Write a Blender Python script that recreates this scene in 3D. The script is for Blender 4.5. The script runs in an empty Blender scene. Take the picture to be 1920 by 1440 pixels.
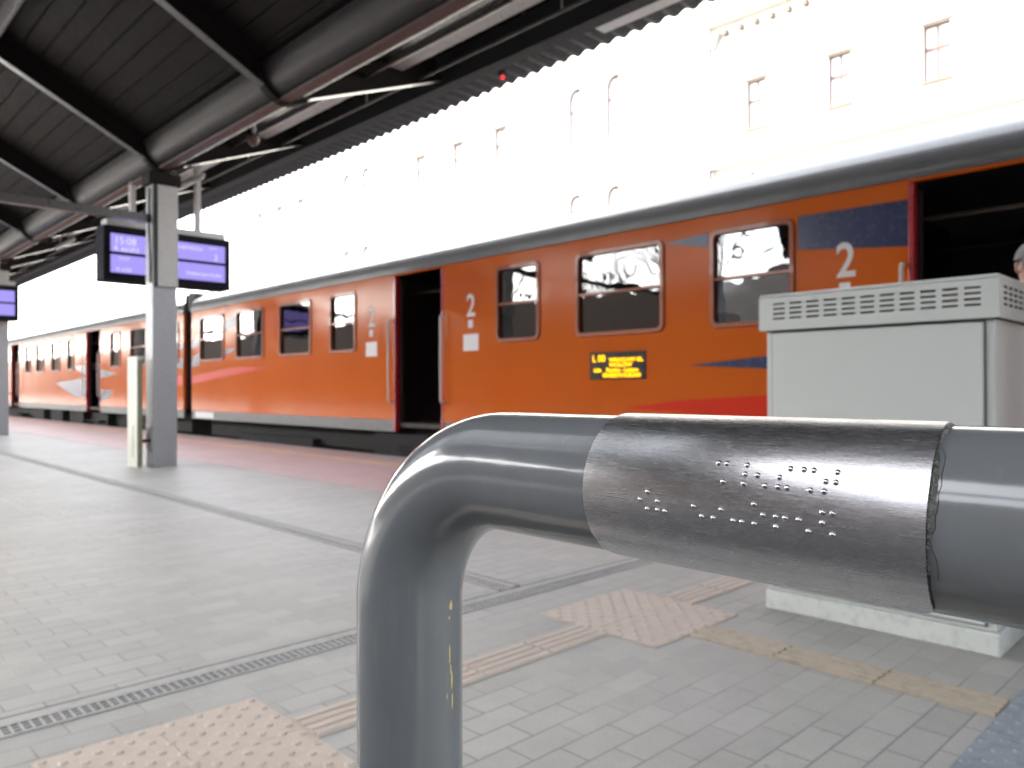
import bpy, bmesh, math, random
from mathutils import Vector, Matrix
from math import sin, cos, pi, radians, tan, sqrt, atan2
random.seed(7)
S = bpy.context.scene
COL = S.collection

# ---------------------------------------------------------------- camera
H = 0.95
cam_d = bpy.data.cameras.new('camera')
cam = bpy.data.objects.new('camera', cam_d); COL.objects.link(cam)
R_ = Vector((0.71894609, -0.69505786, -0.00333048)); U_ = Vector((-0.00101691, -0.00584343, 0.99998241))
F_ = Vector((0.69506509, 0.71893006, 0.00490792))
M = Matrix((( R_.x, U_.x, -F_.x, 0), (R_.y, U_.y, -F_.y, 0), (R_.z, U_.z, -F_.z, H), (0, 0, 0, 1)))
cam.matrix_world = M
cam_d.sensor_width = 36; cam_d.lens = 36 * 1444.8 / 1920
cam_d.clip_start = 0.02; cam_d.clip_end = 3000
cam_d.dof.use_dof = True; cam_d.dof.focus_distance = 0.235; cam_d.dof.aperture_fstop = 26
S.camera = cam

# ---------------------------------------------------------------- sky, sun, exposure
EXPO = 3.35
K = 2.0 ** -EXPO
SUN_EL, SUN_AZ = radians(38.5), radians(-26)          # azimuth from +Y towards +X
w = bpy.data.worlds.new('World'); S.world = w; w.use_nodes = True
nt = w.node_tree; bg = nt.nodes['Background']; sky = nt.nodes.new('ShaderNodeTexSky')
sky.sky_type = 'NISHITA'; sky.sun_disc = False; sky.sun_elevation = SUN_EL; sky.sun_rotation = SUN_AZ
sky.air_density = 1.0; sky.dust_density = 2.5; sky.ozone_density = 0.6
hs = nt.nodes.new('ShaderNodeHueSaturation'); hs.inputs['Saturation'].default_value = .3; nt.links.new(sky.outputs[0], hs.inputs['Color']); nt.links.new(hs.outputs[0], bg.inputs[0]); bg.inputs[1].default_value = 0.15
sd = bpy.data.lights.new('sun', 'SUN'); so = bpy.data.objects.new('sun', sd); COL.objects.link(so)
sd.energy = 1.2; sd.angle = radians(3); sd.color = (1, .95, .88)
d = Vector((sin(SUN_AZ) * cos(SUN_EL), cos(SUN_AZ) * cos(SUN_EL), sin(SUN_EL)))
so.rotation_euler = d.to_track_quat('Z', 'Y').to_euler()
S.view_settings.view_transform = 'Standard'; S.view_settings.look = 'None'
S.view_settings.exposure = EXPO; S.view_settings.gamma = 1; S.view_settings.use_curve_mapping = False
S.render.engine = 'CYCLES'
S.cycles.max_bounces = 8; S.cycles.diffuse_bounces = 5; S.cycles.glossy_bounces = 4; S.cycles.transparent_max_bounces = 8
S.cycles.use_denoising = True; S.cycles.caustics_reflective = False; S.cycles.caustics_refractive = False
S.cycles.sample_clamp_indirect = 4

# ---------------------------------------------------------------- materials
def srgb(r, g, b):
    f = lambda c: (c/255/12.92) if c/255 <= .04045 else ((c/255+.055)/1.055)**2.4
    return (f(r), f(g), f(b), 1)
class N:
    """small node-tree helper"""
    def __init__(s, name):
        s.m = bpy.data.materials.new(name); s.m.use_nodes = True
        s.t = s.m.node_tree; s.p = s.t.nodes['Principled BSDF']; s.out = s.t.nodes['Material Output']
        s.tc = None
    def n(s, typ, **kw):
        x = s.t.nodes.new('ShaderNode' + typ)
        for k, v in kw.items():
            if hasattr(x, k): setattr(x, k, v)
        return x
    def link(s, a, b): s.t.links.new(a, b)
    def obj(s, scale=(1, 1, 1), loc=(0, 0, 0), rot=(0, 0, 0)):
        if s.tc is None: s.tc = s.n('TexCoord')
        mp = s.n('Mapping'); mp.inputs['Scale'].default_value = scale; mp.inputs['Location'].default_value = loc
        mp.inputs['Rotation'].default_value = rot
        s.link(s.tc.outputs['Object'], mp.inputs['Vector']); return mp.outputs[0]
    def noise(s, vec, scale, detail=3, rough=.55, dist=0):
        x = s.n('TexNoise'); x.inputs['Scale'].default_value = scale; x.inputs['Detail'].default_value = detail
        x.inputs['Roughness'].default_value = rough; x.inputs['Distortion'].default_value = dist
        s.link(vec, x.inputs['Vector']); return x.outputs['Fac']
    def ramp(s, fac, stops):
        x = s.n('ValToRGB'); e = x.color_ramp.elements
        while len(e) < len(stops): e.new(.5)
        for i, (p, c) in enumerate(stops):
            e[i].position = p; e[i].color = c if len(c) == 4 else (*c, 1)
        s.link(fac, x.inputs[0]); return x.outputs[0]
    def mix(s, a, b, fac, mode='MIX'):
        x = s.n('Mix'); x.data_type = 'RGBA'; x.blend_type = mode
        for v, i in ((fac, 0), (a, 6), (b, 7)):
            if hasattr(v, 'links'): s.link(v, x.inputs[i])
            else: x.inputs[i].default_value = v
        return x.outputs[2]
    def bump(s, h, strength=.3, dist=.01):
        x = s.n('Bump'); x.inputs['Strength'].default_value = strength; x.inputs['Distance'].default_value = dist
        s.link(h, x.inputs['Height']); s.link(x.outputs[0], s.p.inputs['Normal']); return x
    def setp(s, **kw):
        mp = dict(color='Base Color', rough='Roughness', metal='Metallic', spec='Specular IOR Level', coat='Coat Weight', coatr='Coat Roughness', aniso='Anisotropic', alpha='Alpha')
        for k, v in kw.items():
            i = s.p.inputs[mp[k]]
            if hasattr(v, 'links'): s.link(v, i)
            else: i.default_value = v
        return s
def g(v): return (v, v, v, 1)
def paint(name, col, rough=.4, var=.12, metal=0, bump=0, bscale=8, dirt=0, coat=0, spec=.5):
    a = N(name); v = a.obj()
    n1 = a.noise(v, 2.3, 4); n2 = a.noise(v, 23, 3)
    c = a.mix((*[x * (1 - var) for x in col[:3]], 1), (*[min(1, x * (1 + var)) for x in col[:3]], 1), n1)
    if dirt:
        f = a.ramp(n2, [(.5, g(0)), (.75, g(dirt))])
        c = a.mix(c, (.06, .05, .04, 1), f)
    a.setp(color=c, rough=rough, metal=metal, coat=coat, spec=spec)
    r = a.ramp(n2, [(.3, g(max(.02, rough * .85))), (.7, g(min(1, rough * 1.2)))]); a.link(r, a.p.inputs['Roughness'])
    if bump: a.bump(a.noise(v, bscale, 3), bump, .01)
    return a.m
def emit(name, col, st):
    a = N(name); e = a.n('Emission'); e.inputs[0].default_value = col; e.inputs[1].default_value = st * K
    a.link(e.outputs[0], a.out.inputs[0]); return a.m

MT = {}
# brick-like paving: 0.2 x 0.1 m pavers in running bond
def paving(name, c1, c2, mort, mort2, stain=.14):
    a = N(name); v = a.obj(loc=(.096, .022, 0))
    b = a.n('TexBrick'); b.inputs['Scale'].default_value = 1; b.inputs['Brick Width'].default_value = .2
    b.inputs['Row Height'].default_value = .1; b.inputs['Mortar Size'].default_value = .0032; b.inputs['Mortar Smooth'].default_value = .25
    b.inputs['Color1'].default_value = c1; b.inputs['Color2'].default_value = c2; b.offset = .5; b.squash = 1
    b.inputs['Bias'].default_value = 0
    vv = a.obj()
    nm = a.noise(vv, .9, 3)
    b_m = a.mix(mort, mort2, a.ramp(nm, [(.42, g(0)), (.58, g(1))])); a.link(b_m, b.inputs['Mortar'])
    a.link(v, b.inputs['Vector'])
    big = a.ramp(a.noise(vv, .55, 4, .6), [(.3, g(1 - stain)), (.7, g(1.0))])
    fine = a.ramp(a.noise(vv, 160, 2), [(.3, g(.86)), (.7, g(1.05))])
    med = a.ramp(a.noise(vv, 7, 4, .7), [(.35, g(.94)), (.65, g(1.03))])
    c = a.mix(b.outputs['Color'], big, 1.0, 'MULTIPLY'); c = a.mix(c, fine, 1.0, 'MULTIPLY'); c = a.mix(c, med, 1.0, 'MULTIPLY')
    # scattered darker spots
    sp = a.ramp(a.noise(vv, 28, 2), [(.70, g(0)), (.76, g(.35))]); c = a.mix(c, (.07, .065, .06, 1), sp)
    a.setp(color=c, rough=.5, spec=.4)
    inv = a.n('Math'); inv.operation = 'MULTIPLY_ADD'; inv.inputs[1].default_value = -1; inv.inputs[2].default_value = 1
    a.link(b.outputs['Fac'], inv.inputs[0])
    a.bump(inv.outputs[0], .6, .003)
    return a.m
MT['pavers'] = paving('grey_pavers', (.375, .363, .338, 1), (.43, .418, .39, 1), (.22, .212, .20, 1), (.44, .42, .38, 1))
MT['pink'] = paving('pink_pavers', (.52, .34, .33, 1), (.58, .40, .39, 1), (.38, .28, .27, 1), (.46, .36, .34, 1), .15)
MT['beige'] = paint('beige_tactile', (.50, .42, .355), .6, .06, bump=.2, bscale=90, dirt=.08)
MT['beige_worn'] = paint('worn_yellow_tactile', (.40, .34, .265), .6, .13, bump=.2, bscale=90, dirt=.2)
MT['bluegrey'] = paint('blue_grey_tactile', (.24, .27, .30), .55, .15, bump=.2, bscale=90, dirt=.3)
MT['yellow'] = paint('pale_yellow_line', (.58, .42, .26), .6, .15, dirt=.2)
MT['kerb'] = paint('concrete', (.38, .37, .35), .8, .12, bump=.3, bscale=60, dirt=.2)
MT['brickdark'] = paint('dark_brick', (.16, .12, .10), .85, .25, bump=.4, bscale=30)
MT['bglass_dark'] = paint('dark_window_glass', (.03, .035, .04), .08, .05)
MT['dark_sheet'] = paint('dark_reflection_sheet', (.045, .043, .042), .8, .2, bump=.4, bscale=80)
MT['steptile'] = paint('dark_stair_tile', (.035, .03, .028), .5, .2, dirt=.2)
MT['gloss'] = paint('glossy_dark_soffit', (.018, .0165, .016), .24, .15, bump=.15, bscale=4)
MT['trim'] = paint('brown_gutter_trim', (.08, .045, .04), .5, .2)
MT['ground'] = paint('ballast_gravel', (.16, .15, .14), .9, .3, bump=1, bscale=25)
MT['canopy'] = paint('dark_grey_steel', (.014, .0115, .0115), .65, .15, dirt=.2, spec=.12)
MT['eaves'] = paint('weathered_eaves_sheet', (.03, .03, .033), .75, .15, dirt=.2, spec=.2)
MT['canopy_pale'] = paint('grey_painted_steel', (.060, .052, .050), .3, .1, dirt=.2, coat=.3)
MT['gutter'] = paint('glossy_grey_gutter', (.030, .0265, .028), .45, .12, spec=.2, bump=.08, bscale=3)
MT['col'] = paint('grey_column_paint', (.34, .35, .36), .4, .06, dirt=.12)
MT['colface'] = paint('warm_grey_cover', (.42, .40, .39), .4, .06, dirt=.12)
MT['cream'] = paint('cream_powder_coat', (.56, .57, .47), .45, .06, dirt=.15)
MT['olive'] = paint('olive_side', (.20, .20, .13), .5, .1, dirt=.2)
MT['cab'] = paint('pale_grey_cabinet', (.585, .61, .585), .42, .02, bump=.04, bscale=250)
MT['cab_dirty'] = paint('stained_cabinet_plinth', (.62, .645, .61), .5, .06, dirt=.25)
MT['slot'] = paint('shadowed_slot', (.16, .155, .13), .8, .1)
MT['dark'] = paint('black_rubber', (.015, .014, .014), .6, .2)
MT['under'] = paint('dirty_underframe', (.012, .011, .010), .8, .4, bump=.5, bscale=20)
MT['skirt'] = paint('grey_skirt', (.17, .175, .17), .45, .12, dirt=.35, bump=.05)
MT['roof'] = paint('train_roof_grey', (.125, .13, .135), .33, .12, dirt=.15, coat=.4)
MT['red'] = paint('red_door_edge', (.45, .02, .03), .3, .1, coat=.4)
MT['redflash'] = paint('red_flash', (.68, .035, .008), .35, .06, spec=.15)
MT['blue'] = paint('navy_flash', (.018, .028, .10), .25, .08)
MT['whitepaint'] = paint('white_transfer', (.85, .83, .83), .5, .05)
MT['handrail'] = paint('white_grab_rail', (.68, .64, .6), .35, .05)
MT['frame'] = paint('orange_brown_window_frame', (.26, .068, .026), .4, .15, metal=.2, coat=.3)
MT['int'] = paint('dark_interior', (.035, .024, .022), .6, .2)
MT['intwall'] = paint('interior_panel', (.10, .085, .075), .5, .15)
MT['seat'] = paint('blue_seat_cloth', (.06, .10, .32), .8, .2)
MT['seat2'] = paint('pale_headrest', (.60, .62, .70), .7, .1)
MT['steel'] = paint('galvanised_steel', (.42, .42, .41), .5, .12, dirt=.25)
MT['bldg'] = paint('pale_render', (.78, .74, .66), .9, .04, bump=.1, bscale=30)
MT['stone'] = paint('pale_stone_trim', (.76, .74, .70), .85, .05)
MT['brownwin'] = paint('brown_joinery', (.14, .075, .055), .5, .1)
MT['lintel'] = paint('weathered_lintel', (.17, .135, .105), .8, .1)
MT['bark'] = paint('bark', (.07, .055, .045), .9, .3, bump=.6, bscale=30)
MT['corten'] = paint('residue', (.05, .04, .03), .7, .4, bump=1, bscale=900)
MT['glue'] = paint('dried_glue', (.11, .11, .10), .35, .3, bump=.4, bscale=500)
MT['chip'] = paint('yellow_primer_chip', (.60, .46, .16), .5, .3)
MT['lampbody'] = paint('lamp_housing', (.35, .35, .35), .4, .1)
MT['screen'] = emit('violet_display', (.43, .36, 1.0, 1), 1.0)
MT['scrtext'] = emit('white_display_text', (.72, .69, 1.0, 1), 1.25)
MT['scrdark'] = paint('display_casing', (.012, .012, .018), .8, .1, spec=.1)
MT['led'] = emit('amber_leds', (1.0, .50, .004, 1), 2.6)
MT['redled'] = emit('red_indicator', (1.0, .03, .03, 1), 3)
MT['warm'] = emit('warm_lamp', (1.0, .55, .2, 1), 2)

# orange carriage paint: glossy, slightly wavy sheet metal, faded patches
def orange():
    a = N('orange_train_paint'); v = a.obj(); vs = a.obj(scale=(1, 1.0, .35))
    n1 = a.noise(v, .8, 4, .6); n2 = a.noise(v, 14, 4, .65); nv = a.noise(a.obj(scale=(1, 6, .5)), 2.2, 4, .6)
    c = a.mix((.60, .118, .014, 1), (.69, .155, .020, 1), n1)
    c = a.mix(c, (.36, .08, .03, 1), a.ramp(n2, [(.66, g(0)), (.85, g(.2))]))
    c = a.mix(c, (.52, .16, .07, 1), a.ramp(nv, [(.55, g(0)), (.8, g(.3))]))
    a.setp(color=c, rough=.24, coat=.0, spec=.11)
    rr = a.ramp(n2, [(.3, g(.10)), (.75, g(.20))]); a.link(rr, a.p.inputs['Roughness'])
    a.bump(a.noise(vs, 2.2, 2, .4), .30, .02)
    return a.m
MT['orange'] = orange()
def glass(name, tint, refl, rough=.0, wav=.0):
    a = N(name); a.t.nodes.remove(a.p)
    tr = a.n('BsdfTransparent'); tr.inputs[0].default_value = tint
    gl = a.n('BsdfGlossy'); gl.inputs['Roughness'].default_value = rough
    gl.inputs['Color'].default_value = (1, 1, 1, 1)
    fr = a.n('Fresnel'); fr.inputs[0].default_value = refl
    if wav:
        b = a.n('Bump'); b.inputs['Strength'].default_value = wav; b.inputs['Distance'].default_value = .02
        a.link(a.noise(a.obj(), 1.6, 2), b.inputs['Height']); a.link(b.outputs[0], gl.inputs['Normal'])
    mx = a.n('MixShader'); a.link(fr.outputs[0], mx.inputs[0]); a.link(tr.outputs[0], mx.inputs[1]); a.link(gl.outputs[0], mx.inputs[2])
    a.link(mx.outputs[0], a.out.inputs[0]); return a.m
MT['glass'] = glass('train_glass', (.55, .58, .6, 1), 1.9, .01, .25)
MT['farglass'] = glass('tinted_far_glass', (.22, .225, .23, 1), 1.5)
def bglass():
    a = N('pale_building_glass'); a.setp(color=(.55, .57, .6, 1), rough=.1, spec=.8); return a.m
MT['bglass'] = bglass()
def fill_panel():  # translucent sheet that passes added fill light downwards
    a = N('milky_fill_sheet'); tl = a.n('BsdfTranslucent'); tl.inputs[0].default_value = (.40, .41, .42, 1)
    a.t.nodes.remove(a.p); a.link(tl.outputs[0], a.out.inputs[0]); return a.m
MT['fill_panel'] = fill_panel()

# glossy handrail enamel
def enamel():
    a = N('grey_rail_enamel'); v = a.obj()
    n1 = a.noise(v, 60, 3); n2 = a.noise(a.obj(scale=(1, 1, .12)), 220, 3)
    c = a.mix((.132, .141, .146, 1), (.156, .166, .171, 1), n1)
    c = a.mix(c, (.24, .23, .21, 1), a.ramp(n2, [(.62, g(0)), (.80, g(.25))]))
    a.setp(color=c, rough=.16, spec=.5, coat=.35, coatr=.06)
    a.bump(a.noise(v, 70, 2, .4), .10, .002)
    return a.m
MT['enamel'] = enamel()
# brushed stainless plate: streaks run along the tube (Y)
ANI = 0.0
def brushed():
    a = N('brushed_stainless'); st = a.obj(scale=(1, .035, 1))
    n1 = a.noise(st, 3200, 4, .7); n2 = a.noise(a.obj(scale=(1, .06, 1)), 900, 3, .6); n3 = a.noise(a.obj(), 45, 3)
    c = a.mix((.50, .50, .52, 1), (.68, .68, .71, 1), n1)
    c = a.mix(c, (.40, .385, .38, 1), a.ramp(n2, [(.5, g(0)), (.8, g(.4))]))
    a.setp(color=c, metal=1, rough=.34)
    r = a.ramp(n1, [(.25, g(.20)), (.75, g(.31))]); a.link(r, a.p.inputs['Roughness'])
    a.bump(n1, .09, .0002)
    a.p.inputs['Anisotropic'].default_value = .85; a.p.inputs['Anisotropic Rotation'].default_value = ANI
    tg = a.n('Tangent'); tg.direction_type = 'RADIAL'; tg.axis = 'Y'; a.link(tg.outputs[0], a.p.inputs['Tangent'])
    return a.m
MT['brushed'] = brushed()
MT['dot'] = paint('polished_dot', (.55, .54, .55), .14, .03, metal=1)
# perforated drain cover: dark slots in a steel strip
def grate(name, rot):
    a = N(name); v = a.obj(rot=(0, 0, rot), loc=(0, 0, 0))
    b = a.n('TexBrick'); b.inputs['Scale'].default_value = 1; b.inputs['Brick Width'].default_value = .0255
    b.inputs['Row Height'].default_value = .0225; b.inputs['Mortar Size'].default_value = .0046; b.inputs['Mortar Smooth'].default_value = .05
    b.inputs['Color1'].default_value = g(.012); b.inputs['Color2'].default_value = g(.02); b.inputs['Mortar'].default_value = (.33, .33, .32, 1)
    b.offset = .5; a.link(v, b.inputs['Vector'])
    c = a.mix(b.outputs['Color'], a.ramp(a.noise(a.obj(), 12, 3), [(.35, g(.8)), (.65, g(1))]), 1, 'MULTIPLY')
    a.setp(color=c, rough=.55, spec=.4)
    a.bump(b.outputs['Fac'], 1, .006); return a.m
MT['grate'] = grate('slotted_grate', 0); MT['grate_y'] = grate('slotted_grate_lengthwise', pi / 2)

# ---------------------------------------------------------------- mesh helpers
class MB:
    def __init__(s): s.v = []; s.f = []
    def add(s, vs, fs):
        o = len(s.v); s.v += [tuple(x) for x in vs]; s.f += [tuple(i + o for i in f) for f in fs]
    def box(s, x0, x1, y0, y1, z0, z1):
        if x0 > x1: x0, x1 = x1, x0
        if y0 > y1: y0, y1 = y1, y0
        if z0 > z1: z0, z1 = z1, z0
        vs = [(x, y, z) for x in (x0, x1) for y in (y0, y1) for z in (z0, z1)]
        s.add(vs, [(0, 1, 3, 2), (4, 6, 7, 5), (0, 4, 5, 1), (2, 3, 7, 6), (0, 2, 6, 4), (1, 5, 7, 3)])
        return s
    def beam(s, a, b, wx, h, up=(0, 0, 1)):
        """box along a->b; width wx across, height h along 'up'"""
        a = Vector(a); b = Vector(b); t = (b - a).normalized(); sd_ = t.cross(Vector(up)).normalized(); u = sd_.cross(t).normalized()
        vs = []
        for p in (a, b):
            for i, j in ((-1, -1), (1, -1), (1, 1), (-1, 1)): vs.append(p + sd_ * wx / 2 * i + u * h / 2 * j)
        s.add(vs, [(0, 3, 2, 1), (4, 5, 6, 7), (0, 1, 5, 4), (1, 2, 6, 5), (2, 3, 7, 6), (3, 0, 4, 7)]); return s
    def tube(s, pts, r, n=12, cap=True, rad=None):
        pts = [Vector(p) for p in pts]; rings = []; prev = None
        for i, p in enumerate(pts):
            t = (pts[min(i + 1, len(pts) - 1)] - pts[max(i - 1, 0)]).normalized()
            if prev is None: q = t.orthogonal().normalized()
            else: q = (prev - t * prev.dot(t)).normalized()
            prev = q; e = t.cross(q); rr = rad[i] if rad else r
            rings.append([p + (q * cos(2 * pi * k / n) + e * sin(2 * pi * k / n)) * rr for k in range(n)])
        vs = [v for ri in rings for v in ri]; fs = []
        for i in range(len(rings) - 1):
            for k in range(n):
                fs.append((i * n + k, i * n + (k + 1) % n, (i + 1) * n + (k + 1) % n, (i + 1) * n + k))
        if cap: fs.append(tuple(reversed(range(n)))); fs.append(tuple((len(rings) - 1) * n + k for k in range(n)))
        s.add(vs, fs); return s
    def prism(s, poly, axis, a, b):
        """poly in the plane across axis, extruded a->b"""
        def P(u, v, t): return (t, u, v) if axis == 'x' else ((u, t, v) if axis == 'y' else (u, v, t))
        n = len(poly); vs = [P(u, v, a) for u, v in poly] + [P(u, v, b) for u, v in poly]
        s.add(vs, [tuple(range(n)), tuple(reversed(range(n, 2 * n)))] + [(i, i + n, (i + 1) % n + n, (i + 1) % n) for i in range(n)]); return s
    def build(s, name, mat, parent=None, smooth=False, bevel=0, loc=None):
        me = bpy.data.meshes.new(name); me.from_pydata(s.v, [], s.f); me.validate()
        bm = bmesh.new(); bm.from_mesh(me); bmesh.ops.recalc_face_normals(bm, faces=bm.faces)
        if bevel:
            ed = [e for e in bm.edges if e.is_manifold and len(e.link_faces) == 2 and e.calc_face_angle(0) > .6]
            bmesh.ops.bevel(bm, geom=ed, offset=bevel, segments=2, affect='EDGES', profile=.5, clamp_overlap=True)
        bm.to_mesh(me); bm.free()
        me.materials.append(MT[mat] if isinstance(mat, str) else mat)
        if smooth: me.polygons.foreach_set('use_smooth', [True] * len(me.polygons))
        o = bpy.data.objects.new(name, me); COL.objects.link(o)
        if parent is not None:
            o.parent = parent; o.matrix_parent_inverse = parent.matrix_basis.inverted()
        return o
def thing(name, label, cat, loc=(0, 0, 0), group=None):
    o = bpy.data.objects.new(name, None); COL.objects.link(o); o.location = loc
    o.empty_display_size = .1
    o['label'] = label; o['category'] = cat
    if group: o['group'] = group
    return o
def tag(o, label, cat, group=None):
    o['label'] = label; o['category'] = cat
    if group: o['group'] = group
    return o
def struct(o, label=None):
    o['kind'] = 'structure'
    if label: o['label'] = label
    return o
def shade_auto(o, ang=40):
    me = o.data; me.polygons.foreach_set('use_smooth', [True] * len(me.polygons))
    bm = bmesh.new(); bm.from_mesh(me)
    for e in bm.edges:
        if len(e.link_faces) != 2 or e.calc_face_angle(0) > radians(ang): e.smooth = False
    bm.to_mesh(me); bm.free(); return o
def text(name, body, mat, origin, xdir, ydir, size, extr, parent, sx=1.0, align='LEFT', bold=0):
    cu = bpy.data.curves.new(name, 'FONT'); cu.body = body; cu.size = size; cu.extrude = extr; cu.align_x = align; cu.offset = bold
    cu.resolution_u = 3
    tmp = bpy.data.objects.new(name, cu); COL.objects.link(tmp)
    bpy.context.view_layer.update()
    me = bpy.data.meshes.new_from_object(tmp.evaluated_get(bpy.context.evaluated_depsgraph_get()))
    bpy.data.objects.remove(tmp); bpy.data.curves.remove(cu)
    x = Vector(xdir).normalized(); y = Vector(ydir).normalized(); z = x.cross(y)
    mat4 = Matrix(((x.x * sx, y.x, z.x, origin[0]), (x.y * sx, y.y, z.y, origin[1]), (x.z * sx, y.z, z.z, origin[2]), (0, 0, 0, 1)))
    me.transform(mat4); me.materials.clear(); me.materials.append(MT[mat])
    o = bpy.data.objects.new(name, me); COL.objects.link(o)
    o.parent = parent; o.matrix_parent_inverse = parent.matrix_basis.inverted(); return o

def wall(X0, X1, ya, yb, za, zb, holes, extra=()):
    m = MB()
    ys = sorted({ya, yb} | {h[0] for h in holes} | {h[1] for h in holes}); zs = sorted({za, zb} | {h[2] for h in holes if za < h[2] < zb} | {h[3] for h in holes if za < h[3] < zb})
    def solid(i, j):
        if i < 0 or j < 0 or i >= len(ys) - 1 or j >= len(zs) - 1: return False
        cy, cz = (ys[i] + ys[i + 1]) / 2, (zs[j] + zs[j + 1]) / 2
        return not any(h[0] < cy < h[1] and h[2] < cz < h[3] for h in holes)
    for i in range(len(ys) - 1):
        for j in range(len(zs) - 1):
            if not solid(i, j): continue
            a, c, e, f = ys[i], ys[i + 1], zs[j], zs[j + 1]
            m.add([(X0, a, e), (X0, c, e), (X0, c, f), (X0, a, f)], [(0, 1, 2, 3)]); m.add([(X1, a, e), (X1, c, e), (X1, c, f), (X1, a, f)], [(3, 2, 1, 0)])
            for (di, dj, P) in ((-1, 0, ((a, e), (a, f))), (1, 0, ((c, e), (c, f))), (0, -1, ((a, e), (c, e))), (0, 1, ((a, f), (c, f)))):
                if not solid(i + di, j + dj):
                    m.add([(X0, *P[0]), (X0, *P[1]), (X1, *P[1]), (X1, *P[0])], [(0, 1, 2, 3)])
    me_fix = m
    return me_fix
# ---------------------------------------------------------------- ground and platform
b = MB(); b.add([(-400, -400, -.95), (400, -400, -.95), (400, 600, -.95), (-400, 600, -.95)], [(0, 1, 2, 3)]); struct(b.build('ground', 'ground'))
b = MB()       # slab with the opening of the stairs down to the subway left of the handrail
b.box(-9.1, 6.25, .30, 130, -.9, 0); b.box(-9.1, -2.6, -40, .30, -.9, 0); b.box(.10, 6.25, -40, .30, -.9, 0); b.box(-2.6, .10, -40, -6.5, -.9, 0)
struct(b.build('platform', 'pavers'))
b = MB(); b.box(-2.6, -2.5, -6.5, .30, -3.9, -.002); b.box(.0, .099, -6.5, .30, -3.9, -.002); b.box(-2.5, .0, -6.6, -6.5, -3.9, -.6); struct(b.build('stairwell_wall', 'steptile'))
b = MB()
for k in range(20):
    b.box(-2.499, -.001, .29 - .32 * (k + 1), .29 - .32 * k, -4, -.16 * (k + 1))
struct(b.build('stairs', 'steptile'))
b = MB(); b.box(-9.1, -.1, .301, 9.5, .0005, .004); b.box(-9.1, -2.601, -40, .3, .0005, .004); struct(b.build('pavement_unseen_dark_sheet', 'dark_sheet'))  # unseen dark sheet, added so the underside of the rail reflects dark
b = MB(); b.box(4.06, 6.20, -40, 130, .0005, .004); struct(b.build('pavement_safety_strip', 'pink'))
b = MB(); b.box(5.50, 5.66, -40, 130, .0041, .0075); struct(b.build('pavement_yellow_line', 'yellow'))
b = MB(); b.box(6.202, 6.26, -40, 130, .0005, .008); struct(b.build('pavement_edge_kerb', 'kerb'))
# beige tactile squares: four tiles each with truncated studs
def studs(name, x0, x1, y0, y1, mat, pitch=.0393, tile=.295):
    m = MB()
    nx = max(1, round((x1 - x0) / tile)); ny = max(1, round((y1 - y0) / tile)); tx = (x1 - x0) / nx; ty = (y1 - y0) / ny
    for i in range(nx):
        for j in range(ny):
            m.box(x0 + i * tx + .0015, x0 + (i + 1) * tx - .0015, y0 + j * ty + .0015, y0 + (j + 1) * ty - .0015, .0005, .0045)
    nn = int((x1 - x0) / pitch); mm = int((y1 - y0) / pitch)
    for i in range(nn):
        for j in range(mm):
            if (i + j) % 2: continue
            cx = x0 + (i + .5) * (x1 - x0) / nn; cy = y0 + (j + .5) * (y1 - y0) / mm; k = 8; vs = []
            for r, z in ((.014, .0044), (.0085, .0094)):
                vs += [(cx + r * cos(2 * pi * a / k), cy + r * sin(2 * pi * a / k), z) for a in range(k)]
            m.add(vs, [tuple(range(k, 2 * k))] + [(a, (a + 1) % k, (a + 1) % k + k, a + k) for a in range(k)])
    return struct(m.build(name, mat))
studs('pavement_tactile_studs', .479, 1.074, 1.662, 2.253, 'beige')
studs('pavement_tactile_studs', 2.325, 2.905, 1.655, 2.247, 'beige')
studs('pavement_tactile_studs', -.2, .478, .9, 1.66, 'beige')
studs('pavement_tactile_warning', 1.2, 4.8, -.3, .628, 'bluegrey')
def ribs(name, x0, x1, y0, y1, along, mat):
    m = MB()
    L0, L1 = (x0, x1) if along == 'x' else (y0, y1); W0, W1 = (y0, y1) if along == 'x' else (x0, x1)
    n = max(1, round((L1 - L0) / .3)); st = (L1 - L0) / n
    for i in range(n):
        a, c = L0 + i * st + .001, L0 + (i + 1) * st - .001
        if along == 'x': m.box(a, c, W0, W1, .0005, .004)
        else: m.box(W0, W1, a, c, .0005, .004)
        for k in range(4):
            q = W0 + (k + .5) * (W1 - W0) / 4; hw = .011
            pr = [(q - hw - .004, .0039), (q - hw, .0085), (q + hw, .0085), (q + hw + .004, .0039)]
            if along == 'x': m.prism(pr, 'x', a + .004, c - .004)
            else: m.prism(pr, 'y', a + .004, c - .004)
    return struct(m.build(name, mat))
ribs('pavement_guide_strip', 1.076, 2.323, 1.875, 2.035, 'x', 'beige')
ribs('pavement_guide_strip', 2.907, 4.04, 1.875, 2.035, 'x', 'beige')
ribs('pavement_guide_strip', 2.53, 2.70, .63, 1.653, 'y', 'beige_worn')
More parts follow.
